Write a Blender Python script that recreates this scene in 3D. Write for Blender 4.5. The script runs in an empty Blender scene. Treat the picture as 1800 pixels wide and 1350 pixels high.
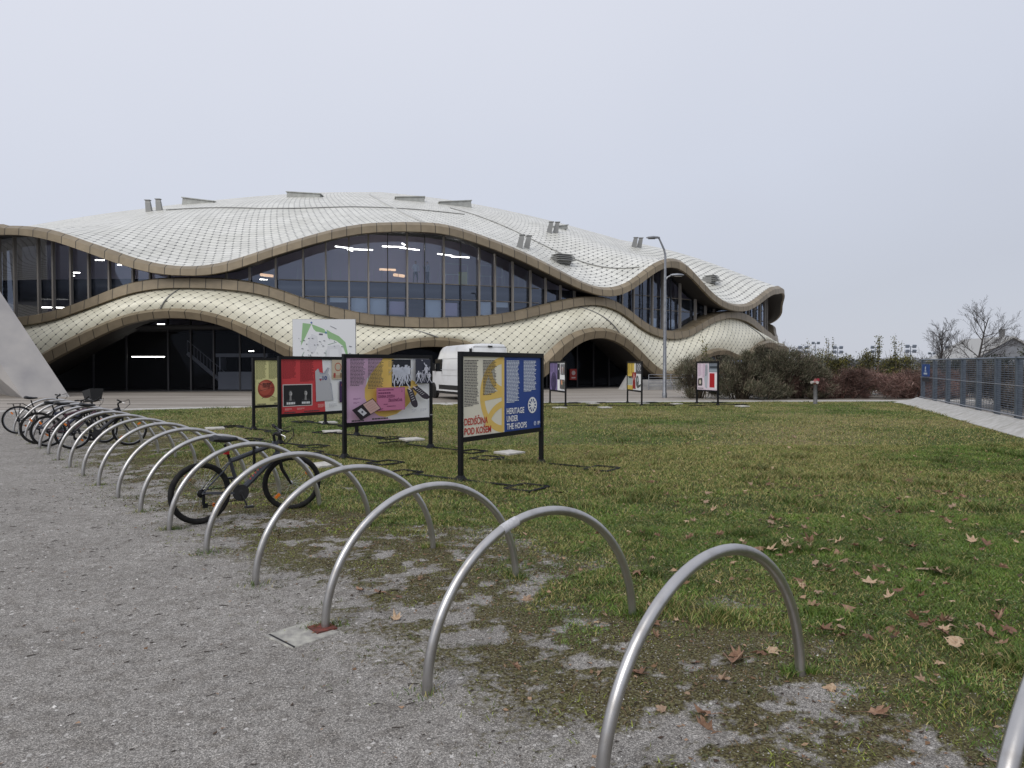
import bpy, bmesh, math, random
import numpy as np
from mathutils import Vector, Matrix
random.seed(7); RNG = np.random.default_rng(11)
sc = bpy.context.scene
COL = sc.collection
# ---------------------------------------------------------------- camera
cd = bpy.data.cameras.new('camera'); cam = bpy.data.objects.new('camera', cd); COL.objects.link(cam)
cd.sensor_width = 36; cd.lens = 25.0; cd.clip_start = 0.05; cd.clip_end = 6000
cam.location = (0, 0, 1.7); cam.rotation_euler = (math.pi/2 - math.atan(31.5/1250), 0, 0)
sc.camera = cam
# ---------------------------------------------------------------- light
SUN_EL, SUN_AZ = math.radians(42), math.radians(212)      # azimuth measured from +Y clockwise: behind the camera, a little left
w = bpy.data.worlds.new('World'); sc.world = w; w.use_nodes = True
nt = w.node_tree; nt.nodes.clear()
def N(t, kind, **kw):
    n = t.nodes.new(kind)
    for k, v in kw.items(): setattr(n, k, v)
    return n
out = N(nt, 'ShaderNodeOutputWorld'); bg = N(nt, 'ShaderNodeBackground')
sky = N(nt, 'ShaderNodeTexSky', sky_type='NISHITA', sun_disc=False)
sky.sun_elevation = SUN_EL; sky.sun_rotation = SUN_AZ
tc = N(nt, 'ShaderNodeTexCoord'); sep = N(nt, 'ShaderNodeSeparateXYZ')
nt.links.new(tc.outputs['Generated'], sep.inputs[0])
ramp = N(nt, 'ShaderNodeValToRGB')                        # the overcast layer: paler above, greyer near the horizon
e = ramp.color_ramp.elements
e[0].position = 0.0; e[0].color = (.565, .592, .675, 1)
e[1].position = 0.62; e[1].color = (.785, .808, .898, 1)
m1 = e.new(0.22); m1.color = (.655, .690, .790, 1)
nz = N(nt, 'ShaderNodeTexNoise'); nz.inputs['Scale'].default_value = 1.6; nz.inputs['Detail'].default_value = 4
nt.links.new(tc.outputs['Generated'], nz.inputs['Vector'])
ma = N(nt, 'ShaderNodeMath', operation='MULTIPLY_ADD'); ma.inputs[1].default_value = .26; ma.inputs[2].default_value = -.13
nt.links.new(nz.outputs['Fac'], ma.inputs[0])
mx = N(nt, 'ShaderNodeMath', operation='MULTIPLY_ADD'); mx.inputs[1].default_value = -.22   # paler to the left of the view
nt.links.new(sep.outputs['X'], mx.inputs[0]); nt.links.new(ma.outputs[0], mx.inputs[2])
ad = N(nt, 'ShaderNodeMath', operation='ADD')
nt.links.new(sep.outputs['Z'], ad.inputs[0]); nt.links.new(mx.outputs[0], ad.inputs[1]); nt.links.new(ad.outputs[0], ramp.inputs[0])
sm = N(nt, 'ShaderNodeMixRGB', blend_type='MULTIPLY'); sm.inputs[0].default_value = 1; sm.inputs[2].default_value = (.1, .1, .1, 1)
nt.links.new(sky.outputs[0], sm.inputs[1])
mix = N(nt, 'ShaderNodeMixRGB'); mix.inputs[0].default_value = .93
nt.links.new(sm.outputs[0], mix.inputs[1]); nt.links.new(ramp.outputs[0], mix.inputs[2])
nt.links.new(mix.outputs[0], bg.inputs[0]); bg.inputs[1].default_value = 1.0; nt.links.new(bg.outputs[0], out.inputs[0])
sl = bpy.data.lights.new('sun', 'SUN'); sl.energy = 1.5; sl.angle = math.radians(45); sl.color = (1, .96, .9)
so = bpy.data.objects.new('sun', sl); COL.objects.link(so)
dv = Vector((math.sin(SUN_AZ)*math.cos(SUN_EL), math.cos(SUN_AZ)*math.cos(SUN_EL), math.sin(SUN_EL)))
so.rotation_euler = dv.to_track_quat('Z', 'Y').to_euler(); so.location = dv*60
sc.view_settings.view_transform = 'Standard'; sc.view_settings.look = 'None'
sc.view_settings.exposure = 0; sc.view_settings.gamma = 1
try: sc.cycles.transparent_max_bounces = 16
except Exception: pass

# ---------------------------------------------------------------- materials
def mat(name, col=(.5,.5,.5), rough=.6, metal=0, spec=None, emit=None, estr=0):
    m = bpy.data.materials.new(name); m.use_nodes = True
    b = m.node_tree.nodes['Principled BSDF']
    b.inputs['Base Color'].default_value = (*col, 1); b.inputs['Roughness'].default_value = rough; b.inputs['Metallic'].default_value = metal
    if spec is not None: b.inputs['Specular IOR Level'].default_value = spec
    if emit: b.inputs['Emission Color'].default_value = (*emit, 1); b.inputs['Emission Strength'].default_value = estr
    return m
def BS(m): return m.node_tree.nodes['Principled BSDF']
def noisy(m, scale, col2, lo=.35, hi=.65, detail=5, bump=0, coord='Object', rough2=None, bscale=None, dist=.02):
    """mottle a material between its colour and col2 by noise; optional bump"""
    t = m.node_tree; b = BS(m); c1 = tuple(b.inputs['Base Color'].default_value)
    tc = N(t, 'ShaderNodeTexCoord'); n = N(t, 'ShaderNodeTexNoise'); n.inputs['Scale'].default_value = scale; n.inputs['Detail'].default_value = detail
    t.links.new(tc.outputs[coord], n.inputs['Vector'])
    r = N(t, 'ShaderNodeValToRGB'); r.color_ramp.elements[0].position = lo; r.color_ramp.elements[1].position = hi
    r.color_ramp.elements[0].color = c1; r.color_ramp.elements[1].color = (*col2, 1)
    t.links.new(n.outputs['Fac'], r.inputs[0]); t.links.new(r.outputs[0], b.inputs['Base Color'])
    if bump:
        n2 = N(t, 'ShaderNodeTexNoise'); n2.inputs['Scale'].default_value = bscale or scale*6; n2.inputs['Detail'].default_value = 6
        t.links.new(tc.outputs[coord], n2.inputs['Vector'])
        bp = N(t, 'ShaderNodeBump'); bp.inputs['Strength'].default_value = bump; bp.inputs['Distance'].default_value = dist
        t.links.new(n2.outputs['Fac'], bp.inputs['Height']); t.links.new(bp.outputs[0], b.inputs['Normal'])
    return m
def vcol(name, rough=.8, spec=.3, var=0, attr='Col', trans=0):
    m = mat(name, rough=rough, spec=spec); t = m.node_tree
    a = N(t, 'ShaderNodeVertexColor', layer_name=attr)
    t.links.new(a.outputs[0], BS(m).inputs['Base Color'])
    return m
M = {}
M['steel'] = mat('brushed_steel', (.56,.55,.54), .34, .92)
noisy(M['steel'], 3, (.40,.39,.38), .35, .75, bump=.05, bscale=160, dist=.002)
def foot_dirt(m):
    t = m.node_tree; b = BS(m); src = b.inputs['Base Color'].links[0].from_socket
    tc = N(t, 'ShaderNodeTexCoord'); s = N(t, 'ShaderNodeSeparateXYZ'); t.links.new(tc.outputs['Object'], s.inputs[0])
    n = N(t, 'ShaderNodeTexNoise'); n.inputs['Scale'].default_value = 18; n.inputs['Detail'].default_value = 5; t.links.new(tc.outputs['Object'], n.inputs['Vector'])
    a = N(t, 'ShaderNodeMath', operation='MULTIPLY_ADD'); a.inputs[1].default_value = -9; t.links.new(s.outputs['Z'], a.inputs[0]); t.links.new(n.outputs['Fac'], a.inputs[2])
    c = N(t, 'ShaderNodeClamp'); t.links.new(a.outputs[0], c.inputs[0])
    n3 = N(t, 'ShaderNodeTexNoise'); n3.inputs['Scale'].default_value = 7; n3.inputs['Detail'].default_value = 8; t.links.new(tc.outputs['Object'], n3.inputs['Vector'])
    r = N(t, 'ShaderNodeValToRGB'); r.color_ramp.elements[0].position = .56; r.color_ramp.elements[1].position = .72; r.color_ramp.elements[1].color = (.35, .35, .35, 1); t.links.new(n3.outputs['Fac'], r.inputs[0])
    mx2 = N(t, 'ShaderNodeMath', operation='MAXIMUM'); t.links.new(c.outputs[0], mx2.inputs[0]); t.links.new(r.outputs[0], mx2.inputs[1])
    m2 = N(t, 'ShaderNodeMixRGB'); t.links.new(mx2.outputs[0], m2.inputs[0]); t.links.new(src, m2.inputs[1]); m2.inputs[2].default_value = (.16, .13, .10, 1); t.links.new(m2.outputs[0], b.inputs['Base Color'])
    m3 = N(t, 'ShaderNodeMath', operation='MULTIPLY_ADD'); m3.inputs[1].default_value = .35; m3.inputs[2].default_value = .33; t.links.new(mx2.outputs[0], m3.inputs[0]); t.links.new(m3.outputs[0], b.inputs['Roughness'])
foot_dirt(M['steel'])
M['black'] = mat('black_powder_coat', (.006,.006,.007), .5, spec=.25)
M['rubber'] = noisy(mat('rubber', (.008,.008,.008), .8, spec=.25), 20, (.018,.017,.016))
M['chrome'] = mat('dull_chrome', (.5,.5,.5), .3, 1)
M['grey_paint'] = mat('dark_frame_paint', (.035,.038,.048), .3)
M['red_plastic'] = mat('red_plastic', (.35,.01,.01), .3)
M['orange'] = mat('orange_reflector', (.75,.2,.02), .3)
M['saddle'] = mat('black_vinyl', (.010,.011,.013), .55)
M['rust'] = noisy(mat('rusty_plate', (.20,.045,.03), .8), 30, (.08,.03,.022), bump=.4)
M['concrete'] = noisy(mat('concrete', (.40,.39,.37), .85), 2.2, (.30,.29,.28), bump=.25, bscale=40)
M['pale_concrete'] = noisy(mat('pale_concrete', (.52,.51,.49), .85), 5, (.40,.39,.36), bump=.2, bscale=60)
M['white_paint'] = mat('white_van_paint', (.78,.79,.80), .22); M['white_paint'].node_tree.nodes['Principled BSDF'].inputs['Coat Weight'].default_value = .3
noisy(M['white_paint'], 1.5, (.66,.66,.65), .45, .8)
M['black_plastic'] = mat('black_plastic', (.015,.015,.016), .5)
M['dark_glass'] = mat('dark_glass', (.01,.012,.014), .05)
M['lamp_grey'] = noisy(mat('galvanised', (.30,.31,.33), .45, .6), 8, (.22,.23,.25))
M['fence'] = noisy(mat('grey_blue_paint', (.125,.15,.185), .5, .2), 6, (.09,.11,.14))
M['lamp_on'] = mat('lit_tube', (.9,.9,.9), .5, emit=(1, .95, .84), estr=11)
M['lamp_warm'] = mat('lit_warm', (.9,.8,.6), .5, emit=(1, .62, .35), estr=1.0)

# ---------------------------------------------------------------- mesh helpers
class MB:
    def __init__(s): s.v=[]; s.f=[]; s.mi=[]; s.c=[]; s.uv=[]
    def add(s, vs, fs, mi=0, col=None):
        b=len(s.v); s.v.extend([tuple(p) for p in vs])
        for f in fs: s.f.append(tuple(i+b for i in f)); s.mi.append(mi); s.c.append(col)
        return s
    def box(s, c, d, mi=0, M4=None, col=None):
        x,y,z=c; a,b,h=d[0]/2,d[1]/2,d[2]/2
        vs=[Vector((x+i*a,y+j*b,z+k*h)) for k in(-1,1) for j in(-1,1) for i in(-1,1)]
        if M4: vs=[M4@p for p in vs]
        return s.add(vs,[(0,2,3,1),(4,5,7,6),(0,1,5,4),(2,6,7,3),(0,4,6,2),(1,3,7,5)],mi,col)
    def tube(s, pts, r, n=8, mi=0, cap=True, closed=False, col=None):
        pts=[Vector(p) for p in pts]; L=len(pts); rs=r if isinstance(r,(list,tuple)) else [r]*L
        up=None; rings=[]
        for i,p in enumerate(pts):
            if closed: d=pts[(i+1)%L]-pts[i-1]
            else: d=pts[min(i+1,L-1)]-pts[max(i-1,0)]
            if d.length<1e-9: d=Vector((0,0,1))
            d.normalize()
            if up is None:
                up=Vector((0,0,1)) if abs(d.z)<.9 else Vector((1,0,0))
            a=d.cross(up)
            if a.length<1e-6: a=d.orthogonal()
            a.normalize(); b=d.cross(a).normalized(); up=-b if b.dot(up)<0 else b
            rings.append([p+rs[i]*(math.cos(t)*a+math.sin(t)*up) for t in [2*math.pi*k/n for k in range(n)]])
        vs=[q for g in rings for q in g]; fs=[]
        for i in range(L if closed else L-1):
            j=(i+1)%L
            for k in range(n): fs.append((i*n+k,i*n+(k+1)%n,j*n+(k+1)%n,j*n+k))
        if cap and not closed: fs.append(tuple(range(n))[::-1]); fs.append(tuple((L-1)*n+k for k in range(n)))
        return s.add(vs,fs,mi,col)
    def lathe(s, prof, n=16, mi=0, M4=None, col=None):
        """prof: (r, z) list, round the local z axis"""
        vs=[];fs=[]
        for r,z in prof:
            for k in range(n):
                t=2*math.pi*k/n; p=Vector((r*math.cos(t),r*math.sin(t),z)); vs.append(M4@p if M4 else p)
        for i in range(len(prof)-1):
            for k in range(n): fs.append((i*n+k,i*n+(k+1)%n,(i+1)*n+(k+1)%n,(i+1)*n+k))
        fs.append(tuple(range(n))[::-1]); fs.append(tuple((len(prof)-1)*n+k for k in range(n)))
        return s.add(vs,fs,mi,col)
    def loft(s, secs, mi=0, cap=True):
        n=len(secs[0]); vs=[p for q in secs for p in q]; fs=[]
        for i in range(len(secs)-1):
            for k in range(n): fs.append((i*n+k,i*n+(k+1)%n,(i+1)*n+(k+1)%n,(i+1)*n+k))
        if cap: fs.append(tuple(range(n))[::-1]); fs.append(tuple((len(secs)-1)*n+k for k in range(n)))
        return s.add(vs,fs,mi)
    def xf(s, M4): s.v=[tuple(M4@Vector(p)) for p in s.v]; return s
    def build(s, name, mats, parent=None, smooth=False, bevel=0):
        me=bpy.data.meshes.new(name); me.from_pydata(s.v,[],s.f)
        if not isinstance(mats,(list,tuple)): mats=[mats]
        for m in mats: me.materials.append(m)
        if len(mats)>1: me.polygons.foreach_set('material_index',s.mi)
        if any(c is not None for c in s.c):
            ca=me.color_attributes.new('Col','FLOAT_COLOR','CORNER'); arr=[]
            for p,c in zip(me.polygons,s.c):
                c=c or (.5,.5,.5); arr.extend((*c,1)*p.loop_total)
            ca.data.foreach_set('color',arr)
        if smooth:
            me.polygons.foreach_set('use_smooth',[True]*len(me.polygons))
            try: me.set_sharp_from_angle(angle=math.radians(40))
            except Exception: pass
        me.update()
        o=bpy.data.objects.new(name,me); COL.objects.link(o)
        if parent: o.parent=parent
        if bevel:
            b=o.modifiers.new('b','BEVEL'); b.width=bevel; b.segments=2; b.limit_method='ANGLE'
        return o
def npmesh(name, v, f, mats, parent=None, uv=None, col=None, smooth=False, fcol=None):
    """fast mesh from arrays; f is (n,3) or (n,4); uv and col per vertex; fcol per face"""
    me=bpy.data.meshes.new(name); v=np.asarray(v,np.float32); f=np.asarray(f,np.int32); k=f.shape[1]
    me.vertices.add(len(v)); me.vertices.foreach_set('co',v.ravel())
    me.loops.add(f.size); me.loops.foreach_set('vertex_index',f.ravel())
    me.polygons.add(len(f)); me.polygons.foreach_set('loop_start',np.arange(0,f.size,k,dtype=np.int32))
    try: me.polygons.foreach_set('loop_total',np.full(len(f),k,np.int32))
    except Exception: pass
    if smooth: me.polygons.foreach_set('use_smooth',np.ones(len(f),bool))
    me.update(calc_edges=True)
    if uv is not None:
        l=me.uv_layers.new(name='UVMap'); l.data.foreach_set('uv',np.asarray(uv,np.float32)[f.ravel()].ravel())
    if col is not None:
        a=me.color_attributes.new('Col','FLOAT_COLOR','POINT'); c=np.ones((len(v),4),np.float32); c[:,:3]=col; a.data.foreach_set('color',c.ravel())
    if fcol is not None:
        a=me.color_attributes.new('Col','FLOAT_COLOR','CORNER'); c=np.ones((f.size,4),np.float32); c[:,:3]=np.repeat(fcol,k,0); a.data.foreach_set('color',c.ravel())
    for m in (mats if isinstance(mats,(list,tuple)) else [mats]): me.materials.append(m)
    o=bpy.data.objects.new(name,me); COL.objects.link(o)
    if parent: o.parent=parent
    return o
def gridfaces(nu,nv,flip=False):
    i=np.arange(nu-1)[:,None]*nv+np.arange(nv-1)[None]; i=i.ravel()
    f=np.stack([i,i+nv,i+nv+1,i+1],1); return f[:,::-1] if flip else f
def tag(o, label=None, cat=None, group=None, kind=None):
    if label: o['label']=label
    if cat: o['category']=cat
    if group: o['group']=group
    if kind: o['kind']=kind
    return o
def thing(name, label, cat, loc=(0,0,0), rz=0, group=None):
    o=bpy.data.objects.new(name,None); COL.objects.link(o); o.location=loc; o.rotation_euler=(0,0,rz); o.empty_display_size=.1
    return tag(o,label,cat,group)
def copy_tree(o, parent=None):
    c=o.copy(); COL.objects.link(c)
    if parent is not None: c.parent=parent
    for ch in list(o.children): copy_tree(ch,c)
    return c
def vnoise(x,y,seed=0):
    """smooth value noise, arrays in, 0..1 out"""
    xi=np.floor(x).astype(np.int64); yi=np.floor(y).astype(np.int64); fx=x-xi; fy=y-yi
    fx=fx*fx*(3-2*fx); fy=fy*fy*(3-2*fy)
    def h(a,b):
        n=(a*374761393+b*668265263+seed*1442695041)&0xffffffff; n=((n^(n>>13))*1274126177)&0xffffffff
        return ((n^(n>>16))&0xffff)/65535.
    return (h(xi,yi)*(1-fx)+h(xi+1,yi)*fx)*(1-fy)+(h(xi,yi+1)*(1-fx)+h(xi+1,yi+1)*fx)*fy
def fbm(x,y,sc_,oct=4,seed=0):
    a=0;t=0;g=1.
    for k in range(oct): a=a+g*vnoise(x*sc_+k*17.3,y*sc_-k*9.1,seed+k); t+=g; g*=.5; sc_*=2.1
    return a/t
def sstep(a,b,x): t=np.clip((x-a)/(b-a),0,1); return t*t*(3-2*t)

# ================================================================ GROUND
R0=(0.81,4.75); NX,NY=.763,.646
def rowdist(x,y): return (x-R0[0])*NX+(y-R0[1])*NY      # distance to the lawn side of the hoops' inner feet
FAR=np.array([(-400,10),(-60,22),(-22,25.2),(-14.8,27.1),(-12,28.3),(-8,29.5),(-3.5,31.4),(1.3,32.4),(7.6,33.3),(19,34.0),(24,34.3),(400,34.3)])
def far_edge(x): return np.interp(x,FAR[:,0],FAR[:,1])
def lawn_mask(x,y):
    d=rowdist(x,y)-np.maximum(0,(y-12)*.17)
    n=(fbm(x,y,.9,4,3)-.5)*2.4+(fbm(x,y,4.5,3,9)-.5)*1.3
    m=sstep(-.5,.55,d+n-.1)
    hole=sstep(.60,.72,fbm(x,y,1.15,3,21))*sstep(1.6,.2,d)      # bare gravel patches by the feet
    m=m*(1-.85*hole)
    beyond=(x-17.9)*.939-(y-31.5)*.343                          # past the fence line
    return m*(y<far_edge(x)+(fbm(x,y,2,2,5)-.5)*.25)*(beyond<-.42+(fbm(x,y,3,2,6)-.5)*.2)
def moss_mask(x,y):
    d=rowdist(x,y)-np.maximum(0,(y-12)*.17)
    band=sstep(-2.3,-.7,d)*sstep(1.2,.3,d)
    n=fbm(x,y,2.5,4,31)*.58+fbm(x,y,10,3,37)*.42
    return band*np.maximum(sstep(.39,.60,n+.09*sstep(-1.4,-.2,d)),.9*sstep(.60,.68,fbm(x,y,5.5,3,39)))
def relief(x,y):
    l=lawn_mask(x,y); near=sstep(30,10,y)
    return (.018*l+.016*(fbm(x,y,1.3,3,51)-.5)+.010*moss_mask(x,y)*near+.006*(fbm(x,y,9,3,55)-.5)*near)*sstep(40,25,y)*sstep(60,40,np.abs(x))
ys=np.concatenate([[-60,-20,-6,-2],np.linspace(0,1.2,10)[:-1],np.linspace(1.2,9,210)[:-1],np.linspace(9,20,120)[:-1],np.linspace(20,36,70)[:-1],[36,42,60,90,140,250,500,1000,2500]])
xs=np.concatenate([[-2500,-900,-300,-120,-60,-40],np.linspace(-26,-9,75)[:-1],np.linspace(-9,8.5,380)[:-1],np.linspace(8.5,22,90),[26,34,60,120,300,900,2500]])
Xg,Yg=np.meshgrid(xs,ys,indexing='ij'); lm=lawn_mask(Xg,Yg); mm=moss_mask(Xg,Yg)
lm=np.where(Yg>60,0,lm); lm=np.where((Yg>34.5)&(Xg>9),.5,lm)
Zg=relief(Xg,Yg); Zg=np.where((Yg>40),0,Zg)
mg=bpy.data.materials.new('gravel_and_turf'); mg.use_nodes=True; t=mg.node_tree; b=BS(mg); b.inputs['Roughness'].default_value=.95; b.inputs['Specular IOR Level'].default_value=.2
vc=N(t,'ShaderNodeVertexColor',layer_name='Col'); sp=N(t,'ShaderNodeSeparateColor'); t.links.new(vc.outputs[0],sp.inputs[0])
tc=N(t,'ShaderNodeTexCoord')
def tex(kind,scale,**kw):
    n=N(t,kind,**{k:v for k,v in kw.items() if k in('feature',)}); n.inputs['Scale'].default_value=scale
    if 'detail' in kw: n.inputs['Detail'].default_value=kw['detail']
    t.links.new(tc.outputs['Object'],n.inputs['Vector']); return n
def rampn(src,stops):
    r=N(t,'ShaderNodeValToRGB'); els=r.color_ramp.elements
    for i,(p,c) in enumerate(stops):
        el=els[i] if i<2 else els.new(p)
        el.position=p; el.color=(*c,1)
    t.links.new(src,r.inputs[0]); return r
def mixc(f,a,b_,bt='MIX'):
    m=N(t,'ShaderNodeMixRGB',blend_type=bt)
    for k,s in ((0,f),(1,a),(2,b_)):
        if isinstance(s,(int,float)): m.inputs[k].default_value=s
        elif isinstance(s,tuple): m.inputs[k].default_value=(*s,1)
        else: t.links.new(s,m.inputs[k])
    return m.outputs[0]
v1=tex('ShaderNodeTexVoronoi',210); v2=tex('ShaderNodeTexVoronoi',60); n1=tex('ShaderNodeTexNoise',1.3,detail=5); n2=tex('ShaderNodeTexNoise',26,detail=6)
sepv=N(t,'ShaderNodeSeparateColor'); t.links.new(v1.outputs['Color'],sepv.inputs[0])
stone=rampn(sepv.outputs[0],[(0,(.11,.106,.10)),(1,(.66,.64,.61)),(.40,(.25,.243,.232)),(.82,(.38,.367,.35))])
big=rampn(n1.outputs['Fac'],[(.3,(.78,.76,.73)),(.7,(1.0,.98,.95))])
gr=mixc(1.0,stone.outputs[0],big.outputs[0],'MULTIPLY')
n5=tex('ShaderNodeTexNoise',9,detail=6)
blot=rampn(n5.outputs['Fac'],[(.34,(.74,.72,.70)),(.56,(1.05,1.05,1.05))]); gr=mixc(.8,gr,blot.outputs[0],'MULTIPLY')
sep2=N(t,'ShaderNodeSeparateColor'); t.links.new(v2.outputs['Color'],sep2.inputs[0])
dk=rampn(sep2.outputs[1],[(.90,(0,0,0)),(.93,(1,1,1))]); gr=mixc(dk.outputs[0],gr,mixc(.5,gr,(.09,.08,.075)))
wh=rampn(sep2.outputs[2],[(.990,(0,0,0)),(.994,(1,1,1))]); gr=mixc(wh.outputs[0],gr,(.55,.53,.50))
soil=rampn(n2.outputs['Fac'],[(.3,(.040,.030,.018)),(.7,(.125,.095,.058))])
turf=rampn(n2.outputs['Fac'],[(.3,(.034,.052,.012)),(.7,(.095,.120,.030))])
n3=tex('ShaderNodeTexNoise',.22,detail=6); n4=tex('ShaderNodeTexNoise',1.1,detail=5)
yel=rampn(n3.outputs['Fac'],[(.42,(0,0,0)),(.6,(1,1,1))])
dry=rampn(n2.outputs['Fac'],[(.3,(.13,.11,.045)),(.7,(.24,.20,.10))])
turf2=mixc(yel.outputs[0],turf.outputs[0],dry.outputs[0])
tf=N(t,'ShaderNodeMixRGB'); t.links.new(sp.outputs[2],tf.inputs[0]); t.links.new(mixc(.45,soil.outputs[0],turf.outputs[0]),tf.inputs[1]); t.links.new(turf2,tf.inputs[2])
edge=N(t,'ShaderNodeMath',operation='MULTIPLY_ADD'); edge.inputs[1].default_value=1.5; edge.inputs[2].default_value=-.75; t.links.new(n2.outputs['Fac'],edge.inputs[0])
def edged(s,lo,hi):
    a=N(t,'ShaderNodeMath',operation='ADD'); t.links.new(s,a.inputs[0]); t.links.new(edge.outputs[0],a.inputs[1])
    return rampn(a.outputs[0],[(lo,(0,0,0)),(hi,(1,1,1))]).outputs[0]
n7=tex('ShaderNodeTexNoise',75,detail=5); mossc=rampn(n7.outputs['Fac'],[(.36,(.030,.024,.014)),(.50,(.085,.072,.032)),(.62,(.15,.14,.06)),(.72,(.26,.24,.20))])
c=mixc(edged(sp.outputs[1],.28,.72),gr,mossc.outputs[0]); c=mixc(edged(sp.outputs[0],.3,.55),c,tf.outputs[0])
t.links.new(c,b.inputs['Base Color'])
bp=N(t,'ShaderNodeBump'); bp.inputs['Strength'].default_value=.55; bp.inputs['Distance'].default_value=.006
t.links.new(v1.outputs['Distance'],bp.inputs['Height']); bp2=N(t,'ShaderNodeBump'); bp2.inputs['Strength'].default_value=.4; bp2.inputs['Distance'].default_value=.012
t.links.new(n2.outputs['Fac'],bp2.inputs['Height']); t.links.new(bp.outputs[0],bp2.inputs['Normal']); t.links.new(bp2.outputs[0],b.inputs['Normal'])
gcol=np.stack([lm,mm,sstep(9,17,Yg)],-1).reshape(-1,3)
g=npmesh('ground',np.stack([Xg,Yg,Zg],-1).reshape(-1,3),gridfaces(len(xs),len(ys)),mg,col=gcol,smooth=True); tag(g,kind='structure')

# plaza between lawn and arena
mp=mat('plaza_paving',(.34,.32,.29),.7); t=mp.node_tree; b=BS(mp)
tc=N(t,'ShaderNodeTexCoord'); mpn=N(t,'ShaderNodeMapping'); mpn.inputs['Scale'].default_value=(.05,.55,1); mpn.inputs['Rotation'].default_value=(0,0,-.06)
t.links.new(tc.outputs['Object'],mpn.inputs[0]); nn=N(t,'ShaderNodeTexNoise'); nn.inputs['Scale'].default_value=1.6; nn.inputs['Detail'].default_value=7; nn.inputs['Roughness'].default_value=.65
t.links.new(mpn.outputs[0],nn.inputs['Vector'])
r=rampn(nn.outputs['Fac'],[(.30,(.10,.088,.075)),(.72,(.42,.385,.34)),(.43,(.215,.19,.16)),(.55,(.30,.27,.235))]); 
n6=N(t,'ShaderNodeTexNoise'); n6.inputs['Scale'].default_value=14; n6.inputs['Detail'].default_value=4; t.links.new(tc.outputs['Object'],n6.inputs['Vector'])
c=mixc(.35,r.outputs[0],n6.outputs['Fac'],'MULTIPLY'); 
br=N(t,'ShaderNodeTexBrick'); br.inputs['Scale'].default_value=1; br.inputs['Mortar Size'].default_value=.012; br.inputs['Brick Width'].default_value=3.2; br.inputs['Row Height'].default_value=1.6
br.inputs['Color1'].default_value=br.inputs['Color2'].default_value=(1,1,1,1); br.inputs['Mortar'].default_value=(.6,.58,.56,1); t.links.new(tc.outputs['Object'],br.inputs['Vector'])
c=mixc(1.,c,br.outputs[0],'MULTIPLY'); 
sc15=mixc(1.,c,(1.28,1.28,1.28),'MULTIPLY'); t.links.new(sc15,b.inputs['Base Color'])
px_=np.array([-400,-120,-60,-40,-30,-22,-18,-14.8,-12,-10,-8,-5,-3.5,-1,1.3,4,7.6,12,19,24,60,400.])
near=far_edge(px_)+.05; near[:3]=far_edge(px_[:3])
yy=np.array([0,.1,.3,.6,1.])
pv=[];
for i,x in enumerate(px_):
    for k in yy: pv.append((x,near[i]+k*(190-near[i]),.022))
    
p=npmesh('plaza',pv,gridfaces(len(px_),5),mp); tag(p,kind='structure')
# pale concrete edging strip along the lawn
mk=MB(); pts=[(x,far_edge(x)) for x in np.concatenate([np.arange(-26,24,1.0)])]
for i in range(len(pts)-1):
    (x0,y0),(x1,y1)=pts[i],pts[i+1]; wd=.75
    h=.034
    vs=[(x0+.01,y0,0),(x1-.01,y1,0),(x1-.01,y1+wd,0),(x0+.01,y0+wd,0),(x0+.01,y0,h),(x1-.01,y1,h),(x1-.01,y1+wd,h),(x0+.01,y0+wd,h)]
    mk.add(vs,[(0,3,2,1),(4,5,6,7),(0,1,5,4),(1,2,6,5),(2,3,7,6),(3,0,4,7)])
tag(mk.build('kerb_strip',M['pale_concrete']),kind='structure')

# ---------------------------------------------------------------- grass, moss, stones (stuff)
def frustum(x,y,m=.6): return (np.abs(x)<.74*y+m)&(y>1.6)
def sample(n,x0,x1,y0,y1):
    x=RNG.uniform(x0,x1,n); y=RNG.uniform(y0,y1,n); k=frustum(x,y)|((np.abs(x)<1.15*y+3.5)&(y>1)&(RNG.random(n)<.42)); return x[k],y[k]
FEET=[(-.44-.775*k+dx_,3.65+.915*k+dy_) for k in range(-2,17) for dx_,dy_ in((0,0),(1.25,1.10))]
def dryness(x,y): return np.clip(sstep(.40,.62,fbm(x,y,.24,4,71)+.10*sstep(10,20,y)-.06*sstep(12,5,y))*sstep(5.5,12,y)+.75*sstep(2.4,.2,rowdist(x,y)+1.6*(fbm(x,y,1.4,3,77)-.5))*sstep(.35,.6,fbm(x,y,3,3,78)),0,1)
def blades(x,y,h,w_,lean,c):
    n=len(x); a=RNG.uniform(0,2*np.pi,n); z=relief(x,y)-.004
    dx,dy=np.cos(a)*w_/2,np.sin(a)*w_/2; la=RNG.uniform(0,2*np.pi,n); lx,ly=np.cos(la)*lean*h,np.sin(la)*lean*h
    base1=np.stack([x-dx,y-dy,z],1); base2=np.stack([x+dx,y+dy,z],1); tip=np.stack([x+lx,y+ly,z+h],1)
    mid1=np.stack([x-dx*.8+lx*.35,y-dy*.8+ly*.35,z+h*.6],1); mid2=np.stack([x+dx*.8+lx*.35,y+dy*.8+ly*.35,z+h*.6],1)
    v=np.stack([base1,base2,mid2,tip,mid1],1).reshape(-1,3)
    i=np.arange(n)*5; f=np.concatenate([np.stack([i,i+1,i+2],1),np.stack([i,i+2,i+4],1),np.stack([i+4,i+2,i+3],1)])
    return v,f,np.repeat(c,5,0)
def grasscol(x,y,n):
    t=RNG.random(n)[:,None]; d=dryness(x,y)[:,None]
    g_=np.array([.040,.088,.010])*(1-t)+np.array([.155,.235,.036])*t
    tone=(.35+1.25*fbm(x,y,3.2,4,91))[:,None]
    dr=np.array([.23,.19,.06])*(1-t)+np.array([.48,.42,.17])*t
    pick=(RNG.random(n)[:,None]<(.10+.47*d))
    return np.where(pick,dr,g_*tone)
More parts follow.
